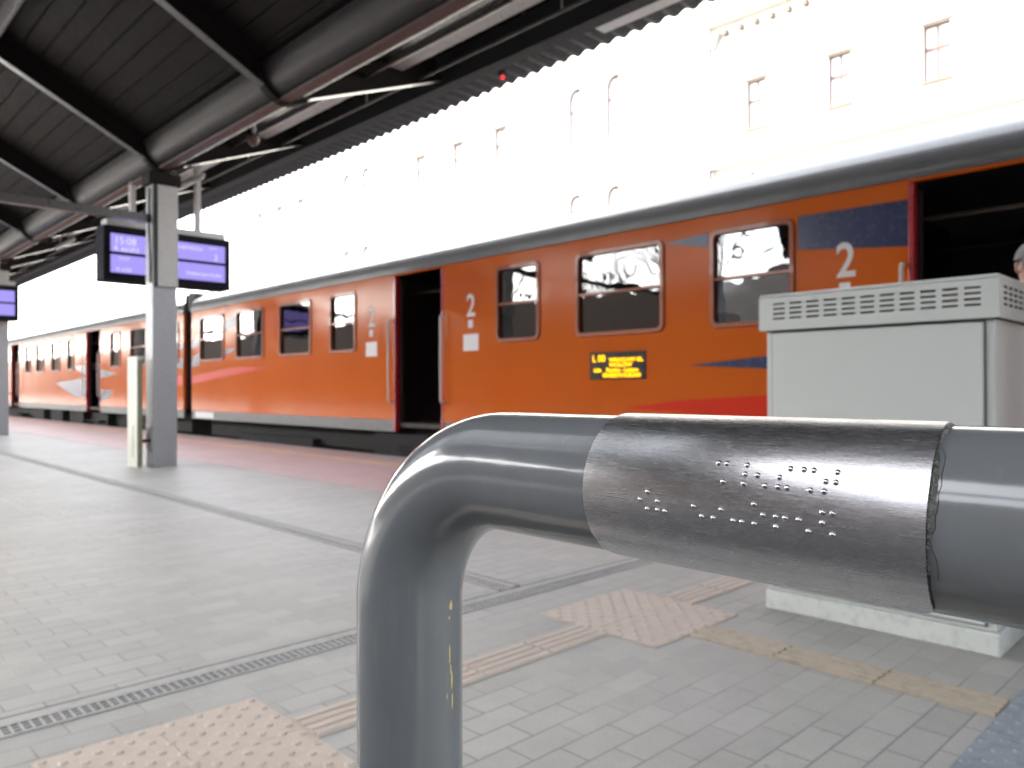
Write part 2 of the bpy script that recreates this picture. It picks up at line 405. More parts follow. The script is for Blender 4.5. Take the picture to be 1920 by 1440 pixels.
# drain channels (cover strip with slots + steel edges)
dc = thing('drain_channel', 'slotted steel drain channel running across the platform in the foreground', 'drain', (0, 2.52, 0))
b = MB(); b.box(-1.2, 4.05, 2.4875, 2.555, .0005, .003); b.build('slotted_cover', 'steel', dc)
b = MB()
for k in range(206):
    for j in range(3): b.add([(-1.19 + k * .0255 + q, 2.4925 + j * .0222 + r, .0034) for q, r in ((0, 0), (.0185, 0), (.0185, .0135), (0, .0135))], [(0, 1, 2, 3)])
sl = b.build('slot_pattern', 'dark', dc)
b = MB(); b.box(-1.2, 4.05, 2.556, 2.612, .0005, .0045); b.box(-1.2, 4.05, 2.476, 2.4865, .0005, .0045)
b.build('concrete_rim', 'kerb', dc)
b = MB(); b.box(-1.2, 4.05, 2.613, 2.619, .0005, .0048); b.build('joint_strip', 'under', dc)
dl = thing('drain_channel', 'slotted drain channel running away along the platform towards the far pillar', 'drain', (2.5, 2.63, 0))
b = MB(); b.box(2.472, 2.54, 2.635, 44, .0005, .003); b.build('slotted_cover', 'steel', dl)
b = MB()
for k in range(900):
    for j in range(3): b.add([(2.4775 + j * .0222 + q, 2.645 + k * .0255 + r, .0034) for q, r in ((0, 0), (.0135, 0), (.0135, .0185), (0, .0185))], [(0, 1, 2, 3)])
b.build('slot_pattern', 'dark', dl)
b = MB(); b.box(2.4605, 2.471, 2.635, 44, .0005, .0045); b.box(2.541, 2.585, 2.635, 44, .0005, .0045); b.build('concrete_rim', 'kerb', dl)
b = MB(); b.box(2.586, 2.592, 2.635, 44, .0005, .0048); b.build('joint_strip', 'under', dl)

# ---------------------------------------------------------------- hand rail with braille plate
RC = Vector((.2178, 0, .9161)); RR = .024
hr = thing('handrail', 'glossy grey bent tube handrail close to the camera with a braille plate', 'handrail', (.2118, .287, 0))
path = [(RC.x, -1.25 + .0, 0), ]
pts = []
Rb = .06
for i in range(0, 25):      # near post (outside the frame) and its bend
    t = pi / 2 * (1 - i / 24); pts.append((RC.x, -1.3 + Rb - Rb * sin(t), RC.z - Rb + Rb * cos(t)))
pts = [(RC.x, -1.3, -.01)] + pts
for y in (-1.0, -.7, -.4, -.2, -.1, 0, .05, .1, .15, .19, .21): pts.append((RC.x, y, RC.z))
for i in range(0, 33):
    t = pi / 2 * i / 32; pts.append((RC.x + (.2118 - RC.x) * (i / 32), .287 - Rb + Rb * sin(t), RC.z - Rb + Rb * cos(t)))
for z in (.8, .7, .5, .3, .1, -.01): pts.append((.2118, .287, z))
b = MB(); b.tube(pts, RR, 96); b.build('tube', 'enamel', hr, smooth=True)
b = MB()
for y, x in ((.287, .2118), (-1.3, RC.x)):
    b = MB(); b.tube([(x, y, .0006), (x, y, .008)], .06, 40); b.build('base_flange', 'enamel', hr)
# plate: curved sheet with rounded corners, th measured around the tube
def plate_pt(y, th, r): return (RC.x + r * cos(radians(th)), y, RC.z + r * sin(radians(th)))
PY0, PY1 = .0618, .1665; T0, T1 = 70.0, 250.0
m = MB(); nu, nv = 60, 90; cr = .007
def span(th):
    e = min((th - T0), (T1 - th)) * pi / 180 * RR
    ins = 0 if e >= cr else cr - sqrt(max(0, cr * cr - (cr - e) ** 2))
    # slight skew: right edge leans as in the photo
    lean = .0016 * ((th - 165) / 60) ** 2 * 0.9
    return PY0 + ins + max(0, lean), PY1 - ins - .0002
ths = [T0 + (T1 - T0) * i / nv for i in range(nv + 1)]
ths = sorted(set(ths + [T0 + cr / RR * 57.3 * k / 8 for k in range(8)] + [T1 - cr / RR * 57.3 * k / 8 for k in range(8)]))
for rr in (RR + .0009, RR + .0001):
    for th in ths:
        a, c = span(th)
        for j in range(nu + 1): m.v.append(plate_pt(a + (c - a) * j / nu, th, rr))
W = nu + 1; n1 = len(ths) * W
for i in range(len(ths) - 1):
    for j in range(nu):
        q = (i * W + j, i * W + j + 1, (i + 1) * W + j + 1, (i + 1) * W + j); m.f.append(q); m.f.append(tuple(x + n1 for x in reversed(q)))
    for j in (0, nu): m.f.append((i * W + j, (i + 1) * W + j, (i + 1) * W + j + n1, i * W + j + n1))
for i in (0, len(ths) - 1):
    for j in range(nu): m.f.append((i * W + j, i * W + j + 1, i * W + j + 1 + n1, i * W + j + n1))
plate = m.build('braille_plate', 'brushed', hr); plate['label'] = 'brushed steel sleeve with two rows of braille dots'
shade_auto(plate, 50)
dots1 = [(122.47, 150.7), (119.8, 150.7), (113.23, 150.8), (113.21, 157), (113.23, 163.1), (109.38, 157), (106.62, 163.2), (102.81, 157.1), (102.76, 163.2), (100.06, 163.2), (100.09, 151), (96.27, 150.9), (93.49, 150.9), (93.52, 163.3), (89.73, 163.3), (89.71, 157.2), (87.0, 157.2), (87.03, 151), (119.82, 163.1)]
dots2 = [(146.1, 175.2), (148.95, 181.2), (142.32, 181.2), (146.3, 187.4), (142.47, 187.3), (139.68, 187.5), (129.15, 181.4), (126.49, 187.6), (122.64, 187.6), (119.88, 181.4), (116.07, 187.6), (113.36, 187.7), (109.42, 175.4), (109.49, 187.8), (106.63, 181.5), (102.85, 181.6), (100.13, 181.7), (102.98, 187.9), (96.28, 181.7), (93.65, 188), (89.76, 175.6), (87.02, 175.6), (89.78, 181.8), (87.12, 188)]
dome = None
for (yy, th) in dots1 + dots2:
    yy *= .96e-3
    if dome is None:
        mm = MB(); k = 20
        prof = [(.00086, -.0001), (.00080, .00022), (.00062, .00048), (.00034, .00064), (.0, .00068)]
        vs = []
        for r, z in prof[:-1]: vs += [(r * cos(2 * pi * a / k), r * sin(2 * pi * a / k), z) for a in range(k)]
        vs.append((0, 0, prof[-1][1])); fs = []
        for i in range(3):
            for a in range(k): fs.append((i * k + a, i * k + (a + 1) % k, (i + 1) * k + (a + 1) % k, (i + 1) * k + a))
        for a in range(k): fs.append((3 * k + a, 3 * k + (a + 1) % k, 4 * k))
        mm.add(vs, fs); dome = mm.build('braille_dot', 'dot', None, smooth=True); o = dome
    else:
        o = dome.copy(); COL.objects.link(o)
    nrm = Vector((cos(radians(th)), 0, sin(radians(th)))); yv = Vector((0, 1, 0)); xv = yv.cross(nrm)
    o.parent = plate
    Mw = Matrix(((xv.x, yv.x, nrm.x, 0), (xv.y, yv.y, nrm.y, 0), (xv.z, yv.z, nrm.z, 0), (0, 0, 0, 1)))
    p = Vector(plate_pt(yy, th, RR + .0009)); Mw.translation = p
    o.matrix_basis = Mw
# torn adhesive squeezed out along the near edge of the plate
m = MB(); rnd = random.Random(3); prev = None; vs = []; K_ = 80
for i in range(K_):
    th = 88 + i * (205 - 88) / (K_ - 1); a, c = span(th)
    wdt = .0004 + .0011 * max(0, sin((th - 128) / 60 * pi)) * (128 < th < 188) + .0012 * (th < 112) * rnd.random() + .0004 * rnd.random()
    hgt = .0003 + .0006 * rnd.random()
    vs += [plate_pt(a + .0004, th, RR + .0002), plate_pt(a - wdt * .45, th, RR + hgt), plate_pt(a - wdt, th, RR + .00006)]
m.add(vs, [(3 * i + j, 3 * i + j + 1, 3 * i + j + 4, 3 * i + j + 3) for i in range(K_ - 1) for j in (0, 1)])
m.build('adhesive_residue', 'glue', hr)
m = MB(); vs = []
for i in range(K_):
    th = 84 + i * (252 - 84) / (K_ - 1); a, c = span(min(th, 249.5))
    vs += [plate_pt(a + .0003, th, RR + .0006), plate_pt(a - .00035 - .0002 * rnd.random(), th, RR + .00012)]
m.add(vs, [(2 * i, 2 * i + 1, 2 * i + 3, 2 * i + 2) for i in range(K_ - 1)]); m.build('dark_glue_line', 'corten', hr)
# crack line in the enamel beside the plate
m = MB()
def crack(tp): m.tube([plate_pt(y, t, RR + .00003) for y, t in tp], .00009, 5)
crack([(.0612, 128), (.0602, 133), (.0598, 139), (.0599, 146), (.0595, 153), (.0599, 158), (.0597, 165), (.0602, 171), (.0601, 177), (.0613, 184)])
crack([(.0613, 184), (.0609, 190), (.0602, 195), (.0600, 201), (.0604, 208)])
m.build('enamel_crack', 'corten', hr)
# chipped paint on the inner side of the post
m = MB()
for (th, z, wd, ht) in ((-78, .854, .0010, .0028), (-80.5, .849, .0004, .0012), (-80, .833, .00045, .006), (-78.5, .826, .0004, .003), (-77, .821, .0007, .005), (-76, .812, .0005, .004), (-84, .815, .0003, .0015)):
    k = 9; vs = []
    for a in range(k):
        r_ = .6 + .5 * rnd.random(); t_ = radians(th + (wd * r_ * cos(2 * pi * a / k)) / RR * 57.3)
        vs.append((.2118 + (RR + .00006) * cos(t_), .287 + (RR + .00006) * sin(t_), z + ht * r_ * sin(2 * pi * a / k)))
    m.add(vs, [tuple(range(k))])
m.build('paint_chip', 'chip', hr)

# ---------------------------------------------------------------- cabinet
cb = thing('utility_cabinet', 'pale grey metal cabinet with louvred top standing behind the handrail', 'cabinet', (3.3, 1.2, 0))
CX0, CX1, CY0, CY1 = 3.09, 3.55, .765, 1.625
b = MB(); b.box(CX0 + .012, CX1, CY0, CY1, .085, 1.187); b.build('housing', 'cab', cb, bevel=.004)
b = MB(); b.box(CX0 - .0, CX1 + .01, CY0 - .012, CY1 + .005, .0005, .083); b.build('plinth', 'cab_dirty', cb, bevel=.006)
b = MB(); b.box(CX0 - .002, CX0 + .011, CY0 + .035, CY1 - .03, .105, 1.178); b.build('door_panel', 'cab', cb, bevel=.003)
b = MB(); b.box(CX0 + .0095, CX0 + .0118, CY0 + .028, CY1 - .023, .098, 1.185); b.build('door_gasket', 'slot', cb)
# louvred cover: front and side skins with real slots
cov = MB()
def slotted(m, mapf, U0, U1, V0, V1, us, vs_, hw, hh, th):
    """flat sheet in (u,v) with slots centred at us x vs_"""
    xs = sorted({U0, U1} | {u + s * hw for u in us for s in (-1, 1)}); ys = sorted({V0, V1} | {v + s * hh for v in vs_ for s in (-1, 1)})
    for i in range(len(xs) - 1):
        for j in range(len(ys) - 1):
            cu, cv = (xs[i] + xs[i + 1]) / 2, (ys[j] + ys[j + 1]) / 2
            if any(abs(cu - u) < hw for u in us) and any(abs(cv - v) < hh for v in vs_): continue
            q = [(xs[i], ys[j]), (xs[i + 1], ys[j]), (xs[i + 1], ys[j + 1]), (xs[i], ys[j + 1])]
            m.add([mapf(a, c, 0) for a, c in q] + [mapf(a, c, th) for a, c in q], [(0, 1, 2, 3), (7, 6, 5, 4), (0, 4, 5, 1), (1, 5, 6, 2), (2, 6, 7, 3), (3, 7, 4, 0)])
us = [.828 + k * .0727 for k in range(11)]; vz = [1.240, 1.2605, 1.281, 1.3015]
slotted(cov, lambda u, v, t: (CX0 - .018 + t, u, v), CY0 - .02, CY1 + .02, 1.190, 1.328, us, vz, .026, .0055, .002)
us2 = [3.155 + k * .07 for k in range(6)]
slotted(cov, lambda u, v, t: (u, CY0 - .02 + t, v), CX0 - .0159, CX1 + .02, 1.190, 1.328, us2, vz, .026, .0055, .002)
slotted(cov, lambda u, v, t: (u, CY1 + .018 + t, v), CX0 - .0159, CX1 + .02, 1.190, 1.328, us2, vz, .026, .0055, .002)
co = cov.build('louvred_cover', 'cab', cb)
b = MB(); b.box(CX0 - .018, CX1 + .02, CY0 - .02, CY1 + .02, 1.3282, 1.343); b.build('lid', 'cab', cb, bevel=.009)
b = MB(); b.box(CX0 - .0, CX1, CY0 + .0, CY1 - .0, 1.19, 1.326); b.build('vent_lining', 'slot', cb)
m = MB()   # small curled lips over the slots
for u in us:
    for v in vz: m.prism([(CX0 - .0178, v + .0058), (CX0 - .0225, v + .0042), (CX0 - .0215, v + .0022), (CX0 - .0178, v + .0036)], 'y', u - .026, u + .026)
m.build('louvre_lip', 'cab', cb)

# ---------------------------------------------------------------- canopy
VX, VZ = 3.52, 3.66         # valley line
def lz(x): return VZ + .02 + .52 * (3.4 - x) if x <= 3.4 else VZ + .02 + .385 * (x - 3.62)
cp = thing('platform_canopy', 'dark steel canopy roof with rafters and plank ceiling over the platform', 'canopy', (0, 10, 0))
Y0, Y1 = -40, 90
YE = 8.0
YO = 3.1      # the left half of the roof is open to the sky over the stairs, up to this point
def slope_planks(m, xa, xb, za, zb, w=.19, gap=.008, th=.012, Y0=Y0, Y1=Y1):
    L = sqrt((xb - xa) ** 2 + (zb - za) ** 2); n = int(L / w); u = ((xb - xa) / L, (zb - za) / L); nn = (-u[1], u[0])
    if nn[1] < 0: nn = (-nn[0], -nn[1])
    for i in range(n):
        a, c = i * L / n + gap / 2, (i + 1) * L / n - gap / 2
        # shallow V edges so that each plank reads
        P = [(xa + u[0] * a, za + u[1] * a), (xa + u[0] * (a + .01) - nn[0] * .005, za + u[1] * (a + .01) - nn[1] * .005), (xa + u[0] * (c - .01) - nn[0] * .005, za + u[1] * (c - .01) - nn[1] * .005), (xa + u[0] * c, za + u[1] * c),
             (xa + u[0] * c + nn[0] * th, za + u[1] * c + nn[1] * th), (xa + u[0] * a + nn[0] * th, za + u[1] * a + nn[1] * th)]
        m.prism(P, 'y', Y0, Y1)
dz = .30
ridge = .05
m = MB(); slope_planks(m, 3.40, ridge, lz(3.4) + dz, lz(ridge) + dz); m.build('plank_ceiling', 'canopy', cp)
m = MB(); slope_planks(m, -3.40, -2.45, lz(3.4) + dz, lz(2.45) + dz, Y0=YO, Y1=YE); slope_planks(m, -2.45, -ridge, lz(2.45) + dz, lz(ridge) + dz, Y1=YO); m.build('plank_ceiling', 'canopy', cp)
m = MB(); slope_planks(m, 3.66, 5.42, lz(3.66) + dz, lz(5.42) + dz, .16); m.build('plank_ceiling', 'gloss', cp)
m = MB(); slope_planks(m, -8.7, -3.66, 4.4, lz(3.66) + dz, .16, Y0=YO, Y1=YE); m.build('plank_ceiling', 'gutter', cp)  # unseen outer wing, added to block sun and sky from the left
m = MB()
m.prism([(3.3, lz(3.3) + dz + .05), (0, lz(0) + dz + .05), (0, lz(0) + dz + .12), (3.3, lz(3.3) + dz + .12)], 'y', Y0, Y1)
m.prism([(-2.45, lz(2.45) + dz + .05), (0, lz(0) + dz + .051), (0, lz(0) + dz + .121), (-2.45, lz(2.45) + dz + .12)], 'y', Y0, YO)
sk = MB(); sk.prism([(-2.449, lz(2.449) + dz + .05), (-.001, lz(0) + dz + .051), (-.001, lz(0) + dz + .061), (-2.449, lz(2.449) + dz + .06)], 'y', YO, Y1); sk.build('unseen_fill_panel', 'fill_panel', cp)  # added out of view; the sunlit sheet acts as fill light over the platform
m.prism([(-3.3, lz(3.3) + dz + .05), (-2.451, lz(2.451) + dz + .05), (-2.451, lz(2.451) + dz + .12), (-3.3, lz(3.3) + dz + .12)], 'y', YO, YE)
m.prism([(3.6, lz(3.66) + dz + .05), (5.5, lz(5.5) + dz + .05), (5.5, lz(5.5) + dz + .12), (3.6, lz(3.66) + dz + .12)], 'y', Y0, Y1)
m.prism([(-3.6, lz(3.66) + dz + .05), (-8.75, 4.46), (-8.75, 4.53), (-3.6, lz(3.66) + dz + .12)], 'y', YO, YE)  # deck of the added light-blocking outer wing
m.box(3.25, 3.75, Y0, Y1, lz(3.4) + dz + .03, lz(3.4) + dz + .1); m.box(-3.25, -3.75, YO, YE, lz(3.4) + dz + .03, lz(3.4) + dz + .1)
m.build('roof_deck', 'canopy', cp)
m = MB(); m.box(-5.15, -5.0, Y0, YO, 4.92, 5.2); m.build('crossing_beam', 'canopy', cp)
m = MB(); m.box(-9.0, -2.45, YO - .12, YO - .001, 3.9, 5.1); m.build('end_beam', 'canopy', cp)
# rounded valley gutters
for s in (1, -1):
    m = MB(); k = 28; cx, cz, r = s * VX, VZ + .25, .245; vs = []; poly = []
    for i in range(k + 1):
        a = pi + pi * i / k; poly.append((cx + r * cos(a), cz + r * sin(a)))
    poly += [(cx + r, cz + .06), (cx - r, cz + .06)]
    m.prism(poly, 'y', *((Y0, Y1) if s > 0 else (YO, YE))); o = m.build('valley_gutter', 'gutter', cp); shade_auto(o, 35)
    m = MB(); m.box(s * (VX - .09), s * (VX + .02), Y0 if s > 0 else YO, Y1 if s > 0 else YE, VZ - .022, VZ + .003); m.build('gutter_trim', 'trim', cp)
# eaves beams, corrugated overhang
for s in (1,):
    m = MB(); m.box(s * 5.43, s * 5.50, Y0, Y1, 4.33, 4.70); m.box(s * 5.40, s * 5.56, Y0, Y1, 4.305, 4.329); m.build('eaves_beam', 'eaves', cp)
m = MB(); per = .2; n = int((Y1 - Y0) / per); st = 10; vs = []
for th_ in (0, .006):
    for i in range(n * st + 1):
        y = Y0 + per * i / st; w_ = .020 * cos(2 * pi * i / st)
        for x in (5.51, 6.12): vs.append((x, y, 4.455 - (x - 5.51) * .03 + w_ + th_))
nn_ = n * st + 1; fs = []
for i in range(n * st):
    q = (2 * i, 2 * i + 1, 2 * i + 3, 2 * i + 2); fs.append(q); fs.append(tuple(x + 2 * nn_ for x in reversed(q)))
    fs.append((2 * i + 1, 2 * i + 3, 2 * i + 3 + 2 * nn_, 2 * i + 1 + 2 * nn_))
m.add(vs, fs); o = m.build('corrugated_eaves_sheet', 'eaves', cp, smooth=True)
m = MB(); m.beam((5.52, Y0, 4.50), (5.52, Y1, 4.50), .02, .1); m.build('sheet_flashing', 'canopy', cp)
# longitudinal purlin, cable tray
m = MB(); m.box(1.60, 1.69, Y0, Y1, lz(1.69) + .02, lz(1.69) + dz - .03); m.box(1.69, 1.712, Y0, Y1, lz(1.712) + .0, lz(1.712) + .03); m.build('purlin', 'canopy_pale', cp)
m = MB(); m.box(-1.86, -1.76, Y0, Y1, lz(1.8) - .005, lz(1.8) + dz - .01); m.build('purlin', 'canopy_pale', cp)
m = MB(); m.box(4.66, 4.86, Y0, Y1, 4.33, 4.335); m.box(4.655, 4.662, Y0, Y1, 4.33, 4.39); m.box(4.858, 4.865, Y0, Y1, 4.33, 4.39); m.build('cable_tray', 'steel', cp)
m = MB(); m.tube([(5.08, Y0, 4.30), (5.08, Y1, 4.30)], .016, 8); m.tube([(4.40, Y0, 4.14), (4.40, Y1, 4.14)], .022, 8); m.build('conduit', 'canopy_pale', cp)
rys = [.5 + 3.1 * k for k in range(-6, 26)]
for ry in rys:
    for s in (1, -1):
        m = MB(); fl = MB()
        x_in = 3.34 if (s > 0 or YO < ry < YE) else 2.4
        for (xa, xb) in ((x_in, 0.0), (3.70, 5.40)) if s > 0 else ((x_in, 0.0),):
            za, zb = lz(xa), lz(xb)
            L = Vector((s * (xb - xa), 0, zb - za)).normalized(); up = Vector((-L.z, 0, L.x));
            if up.z < 0: up = -up
            A = Vector((s * xa, ry, za)); B = Vector((s * xb, ry, zb))
            fl.beam(A + up * .006, B + up * .006, .105, .012, up)
            m.beam(A + up * .135, B + up * .135, .010, .246, up)
            m.beam(A + up * .264, B + up * .264, .105, .012, up)
        rf = m.build('rafter', 'canopy', cp); fl.build('flange', 'canopy_pale', rf)
    for s in ((1, -1) if YO < ry < YE else (1,)):
        m = MB(); cx = s * VX; k = 14
        # collar plate wrapping under the gutter at each frame
        outer = [(cx + .30 * cos(pi + pi * i / k), VZ + .25 + .285 * sin(pi + pi * i / k)) for i in range(k + 1)]
        inner = [(cx + .247 * cos(pi + pi * i / k), VZ + .25 + .247 * sin(pi + pi * i / k)) for i in range(k + 1)]
        for i in range(k):
            m.prism([outer[i], outer[i + 1], inner[i + 1], inner[i]], 'y', ry - .055, ry + .055)
        m.build('gutter_collar', 'canopy', cp)
sw = thing('light_blocking_wall', 'plain dark brick wall added behind the photographer to block light', 'wall', (-9.2, 10, 0))  # unseen wall, added to cut side light and shape the reflections
m = wall(-9.1, -9.4, -40, 8.6, 0.0, 6.15, [(y, y + 1.1, 1.0, 2.6) for y in range(-11, 8, 4)])
m2 = wall(-9.1, -9.4, 8.6, 125, 0.0, 4.35, [(y, y + 1.1, .7, 1.6) for y in range(9, 66, 4)]); m.add(m2.v, m2.f); m.build('blocker_wall', 'brickdark', sw)
for y in range(-11, 66, 4):
    b = MB(); b.box(-9.28, -9.25, y + .001, y + 1.099, *((1.001, 2.599) if y < 8 else (.701, 1.599))); f_ = b.build('window', 'bglass_dark', sw)
# fittings on the canopy
m = MB()
for k in range(12): 
    y = -2 + 3.1 * k
    m.beam((4.76, y, 4.39), (4.76, y, 4.62), .012, .012, (1, 0, 0)); m.beam((5.08, y + .4, 4.30), (5.08, y + .4, 4.55), .012, .012, (1, 0, 0))
m.build('hanger_rod', 'steel', cp)
m = MB(); m.box(5.44, 5.86, 3.55, 4.75, 4.40, 4.425); m.build('vent_plate', 'colface', cp)
tag_l = 'short fluorescent batten under the canopy edge'
lamps = []
lamp = thing('tube_lamp', 'slim white tube lamp hanging under the canopy just right of the pillar', 'lamp', (4.3, 11.2, 3.9), 'tube lamps under the canopy')
b = MB(); b.tube([(4.3, 10.55, 3.85), (4.3, 11.75, 3.85)], .022, 12); b.build('tube', 'handrail', lamp, smooth=True)
b = MB(); b.beam((4.3, 10.5, 3.885), (4.3, 11.8, 3.885), .05, .03); b.beam((4.3, 10.9, 3.9), (4.3, 10.9, 4.24), .01, .01, (1, 0, 0)); b.beam((4.3, 11.5, 3.9), (4.3, 11.5, 4.24), .01, .01, (1, 0, 0)); b.build('batten', 'lampbody', lamp)
labs = ['white tube lamp far left beyond the departure display', 'most distant white tube lamp deep along the canopy']
for i, y in enumerate((6.2, 15.4)):
    r = lamp.copy(); COL.objects.link(r); r.location = (4.3, 11.2 + y, 3.9); r['label'] = labs[i]
    for ch in list(lamp.children):
        c = ch.copy(); COL.objects.link(c); c.parent = r; c.matrix_parent_inverse = ch.matrix_parent_inverse.copy()
cam_o = thing('security_camera', 'small pinkish dome camera on the canopy above the pillar', 'camera', (4.1, 8.6, 3.85))
m = MB(); m.tube([(4.1, 8.6, 4.12), (4.1, 8.6, 3.92)], .03, 10); m.build('stem', 'lampbody', cam_o)
m = MB(); m.tube([(4.1, 8.6, 3.93), (4.1, 8.6, 3.89), (4.1, 8.6, 3.84), (4.1, 8.6, 3.80)], .07, 16, rad=[.075, .08, .065, .03]); m.build('dome', 'trim', cam_o, smooth=True)
ind = thing('indicator_light', 'tiny glowing red light on the canopy edge', 'light', (5.8, 6.13, 4.38))
b = MB(); b.tube([(5.8, 6.13, 4.372), (5.8, 6.13, 4.345), (5.8, 6.13, 4.335)], .014, 12, rad=[.016, .016, .008]); b.build('lens', 'redled', ind, smooth=True)
b = MB(); b.box(5.77, 5.83, 6.10, 6.16, 4.373, 4.43); b.build('holder', 'dark', ind)

# ---------------------------------------------------------------- pillars
def pillar(cx, cy, label, near=False):
    t = thing('pillar', label, 'pillar', (cx, cy, 0), 'steel pillars carrying the canopy')
    b = MB(); b.box(cx - .145, cx + .145, cy - .115, cy + .125, .0005, 3.45); b.build('shaft', 'col', t, bevel=.006)
    b = MB(); b.box(cx - .19, cx + .19, cy - .14, cy + .14, 3.45, 3.60); b.build('cap', 'canopy', t, bevel=.01)
    b = MB(); b.box(cx - .10, cx + .14, cy - .165, cy - .117, 2.20, 3.44); b.build('cover_plate', 'colface', t, bevel=.004)
    b = MB(); b.box(cx - .142, cx - .104, cy - .15, cy - .117, 2.2, 3.44); b.tube([(cx - .165, cy - .06, 3.4), (cx - .17, cy - .06, 2.9), (cx - .16, cy - .07, 2.6), (cx - .155, cy - .06, 2.25)], .012, 6); b.build('cable_conduit', 'dark', t)
    m = MB()
    for r, q in ((.15, .008), (.10, .014)):
        k = 36
        for i in range(k):
            a, c = 2 * pi * i / k, 2 * pi * (i + 1) / k
            P = lambda rr, an, x: (x, cy + .005 + rr * .78 * cos(an), .34 + rr * sin(an))
            vs = [P(r, a, cx - .146), P(r, c, cx - .146), P(r - .028, c, cx - .146), P(r - .028, a, cx - .146)] + [P(r, a, cx - .146 - q), P(r, c, cx - .146 - q), P(r - .028, c, cx - .146 - q), P(r - .028, a, cx - .146 - q)]
            m.add(vs, [(0, 1, 2, 3), (4, 5, 6, 7), (0, 1, 5, 4), (2, 3, 7, 6)])
    m.build('ring_plate', 'col', t)
    b = MB(); b.beam((cx - .145, cy, 3.04), (-cx + .145, cy, 3.04), .09, .10) if cy > 2 else b.beam((cx - .145, cy, 3.04), (cx - .5, cy, 3.04), .09, .10); b.build('tie_beam', 'canopy_pale', t)
    b = MB(); b.tube([(cx, cy, 3.6), (cx, cy, VZ + .04)], .12, 16); b.build('neck', 'canopy', t)
    return t
pillar(3.515, 9.88, 'grey steel pillar in front of the violet departure display')
pillar(3.515, 19.15, 'grey steel pillar cut off by the left edge of the photo')
pillar(3.515, 28.4, 'distant grey steel pillar further along the platform')
pillar(3.515, .30, 'grey steel pillar beside the cabinet just outside the right edge')
for y in (9.88, 19.15, 28.4):
    b = MB(); b.box(-3.66, -3.37, y - .12, y + .12, .0005, 3.62); tag(b.build('pillar', 'col', None), 'grey steel pillar of the row behind the viewer', 'pillar', 'pillars of the row behind the viewer')
# cream service post beside the pillar
sp_ = thing('service_post', 'slim cream coloured service post standing left of the grey pillar', 'post', (3.235, 9.97, 0))
b = MB(); b.box(3.20, 3.205, 9.80, 10.14, .0005, 1.32); b.box(3.2055, 3.265, 9.806, 10.13, .0005, 1.315); b.build('casing', 'cream', sp_, bevel=.002)
b = MB(); b.box(3.210, 3.262, 9.797, 9.8055, .02, 1.30); b.build('side_panel', 'olive', sp_)
b = MB(); b.box(3.1985, 3.1998, 9.93, 9.955, .12, .5); b.box(3.1985, 3.1998, 9.98, 9.99, .85, .86); b.build('slot', 'slot', sp_)
b = MB(); b.box(3.196, 3.272, 9.79, 10.15, 1.3205, 1.345); b.build('cap', 'cream', sp_, bevel=.004)
b = MB(); b.box(3.272, 3.36, 9.80, 9.86, .30, .34); b.build('bracket', 'dark', sp_)

# ---------------------------------------------------------------- departure displays
def display(x0, x1, y, z0, z1, label, txt=True):
    t = thing('departure_display', label, 'display', ((x0 + x1) / 2, y, z0), 'departure displays hanging under the canopy')
    b = MB(); b.box(x0, x1, y, y + .34, z0, z1); b.build('casing', 'scrdark', t, bevel=.012)
    b = MB(); b.box(x0 + .06, x1 - .06, y - .016, y - .0005, z0 + .075, z0 + .10); b.box(x0 + .06, x1 - .06, y - .016, y - .0005, z1 - .10, z1 - .075); b.box(x0 + .05, x0 + .075, y - .016, y - .0005, z0 + .075, z1 - .075); b.box(x1 - .075, x1 - .05, y - .016, y - .0005, z0 + .075, z1 - .075); b.build('bezel', 'scrdark', t)
    zm = (z0 + z1) / 2
    for a, c in ((z0 + .105, zm - .02), (zm + .02, z1 - .105)):
        b = MB(); b.box(x0 + .08, x1 - .08, y - .008, y - .0005, a, c); b.build('screen', 'screen', t)
    b = MB()
    for f_ in (.24, .76): b.box(x0 + (x1 - x0) * f_ - .03, x0 + (x1 - x0) * f_ + .03, y + .12, y + .22, z1 - .005, 4.2)
    b.box(x0 + .05, x1 - .05, y + .06, y + .28, z1 - .003, z1 + .09)
    b.build('hanger_post', 'colface', t)
    if txt:
        X = (1, 0, 0); Z = (0, 0, 1); yy = y - .0085
        def T(s_, x, z, sz, sxx=1): text('display_text', s_, 'scrtext', (x, yy, z), X, Z, sz, .001, t, sxx)
        T('15:08', x0 + .12, z1 - .235, .135, .9); T('R 66503', x0 + .12, z1 - .325, .09); T('17', x0 + .50, z1 - .215, .11)
        T('SKIERNIEWICKA', x0 + .78, z1 - .20, .072, .9); T('peron', x1 - .30, z1 - .16, .045); T('2', x1 - .24, z1 - .31, .12)
        T('15:27', x0 + .17, zm - .085, .06); T('IR 6358', x0 + .14, z0 + .13, .06); T('(Ta', x0 + .50, z0 + .18, .10); T(')', x0 + .86, z0 + .17, .10); T('Kędzierzyn Koźle', x1 - .62, z0 + .17, .072, .92)
    return t
display(3.07, 4.72, 10.62, 2.34, 3.05, 'violet lit departure display partly hidden behind the grey pillar')
display(2.3, 3.74, 18.5, 2.36, 3.08, 'departure display at the left edge beside the cut off pillar', False)

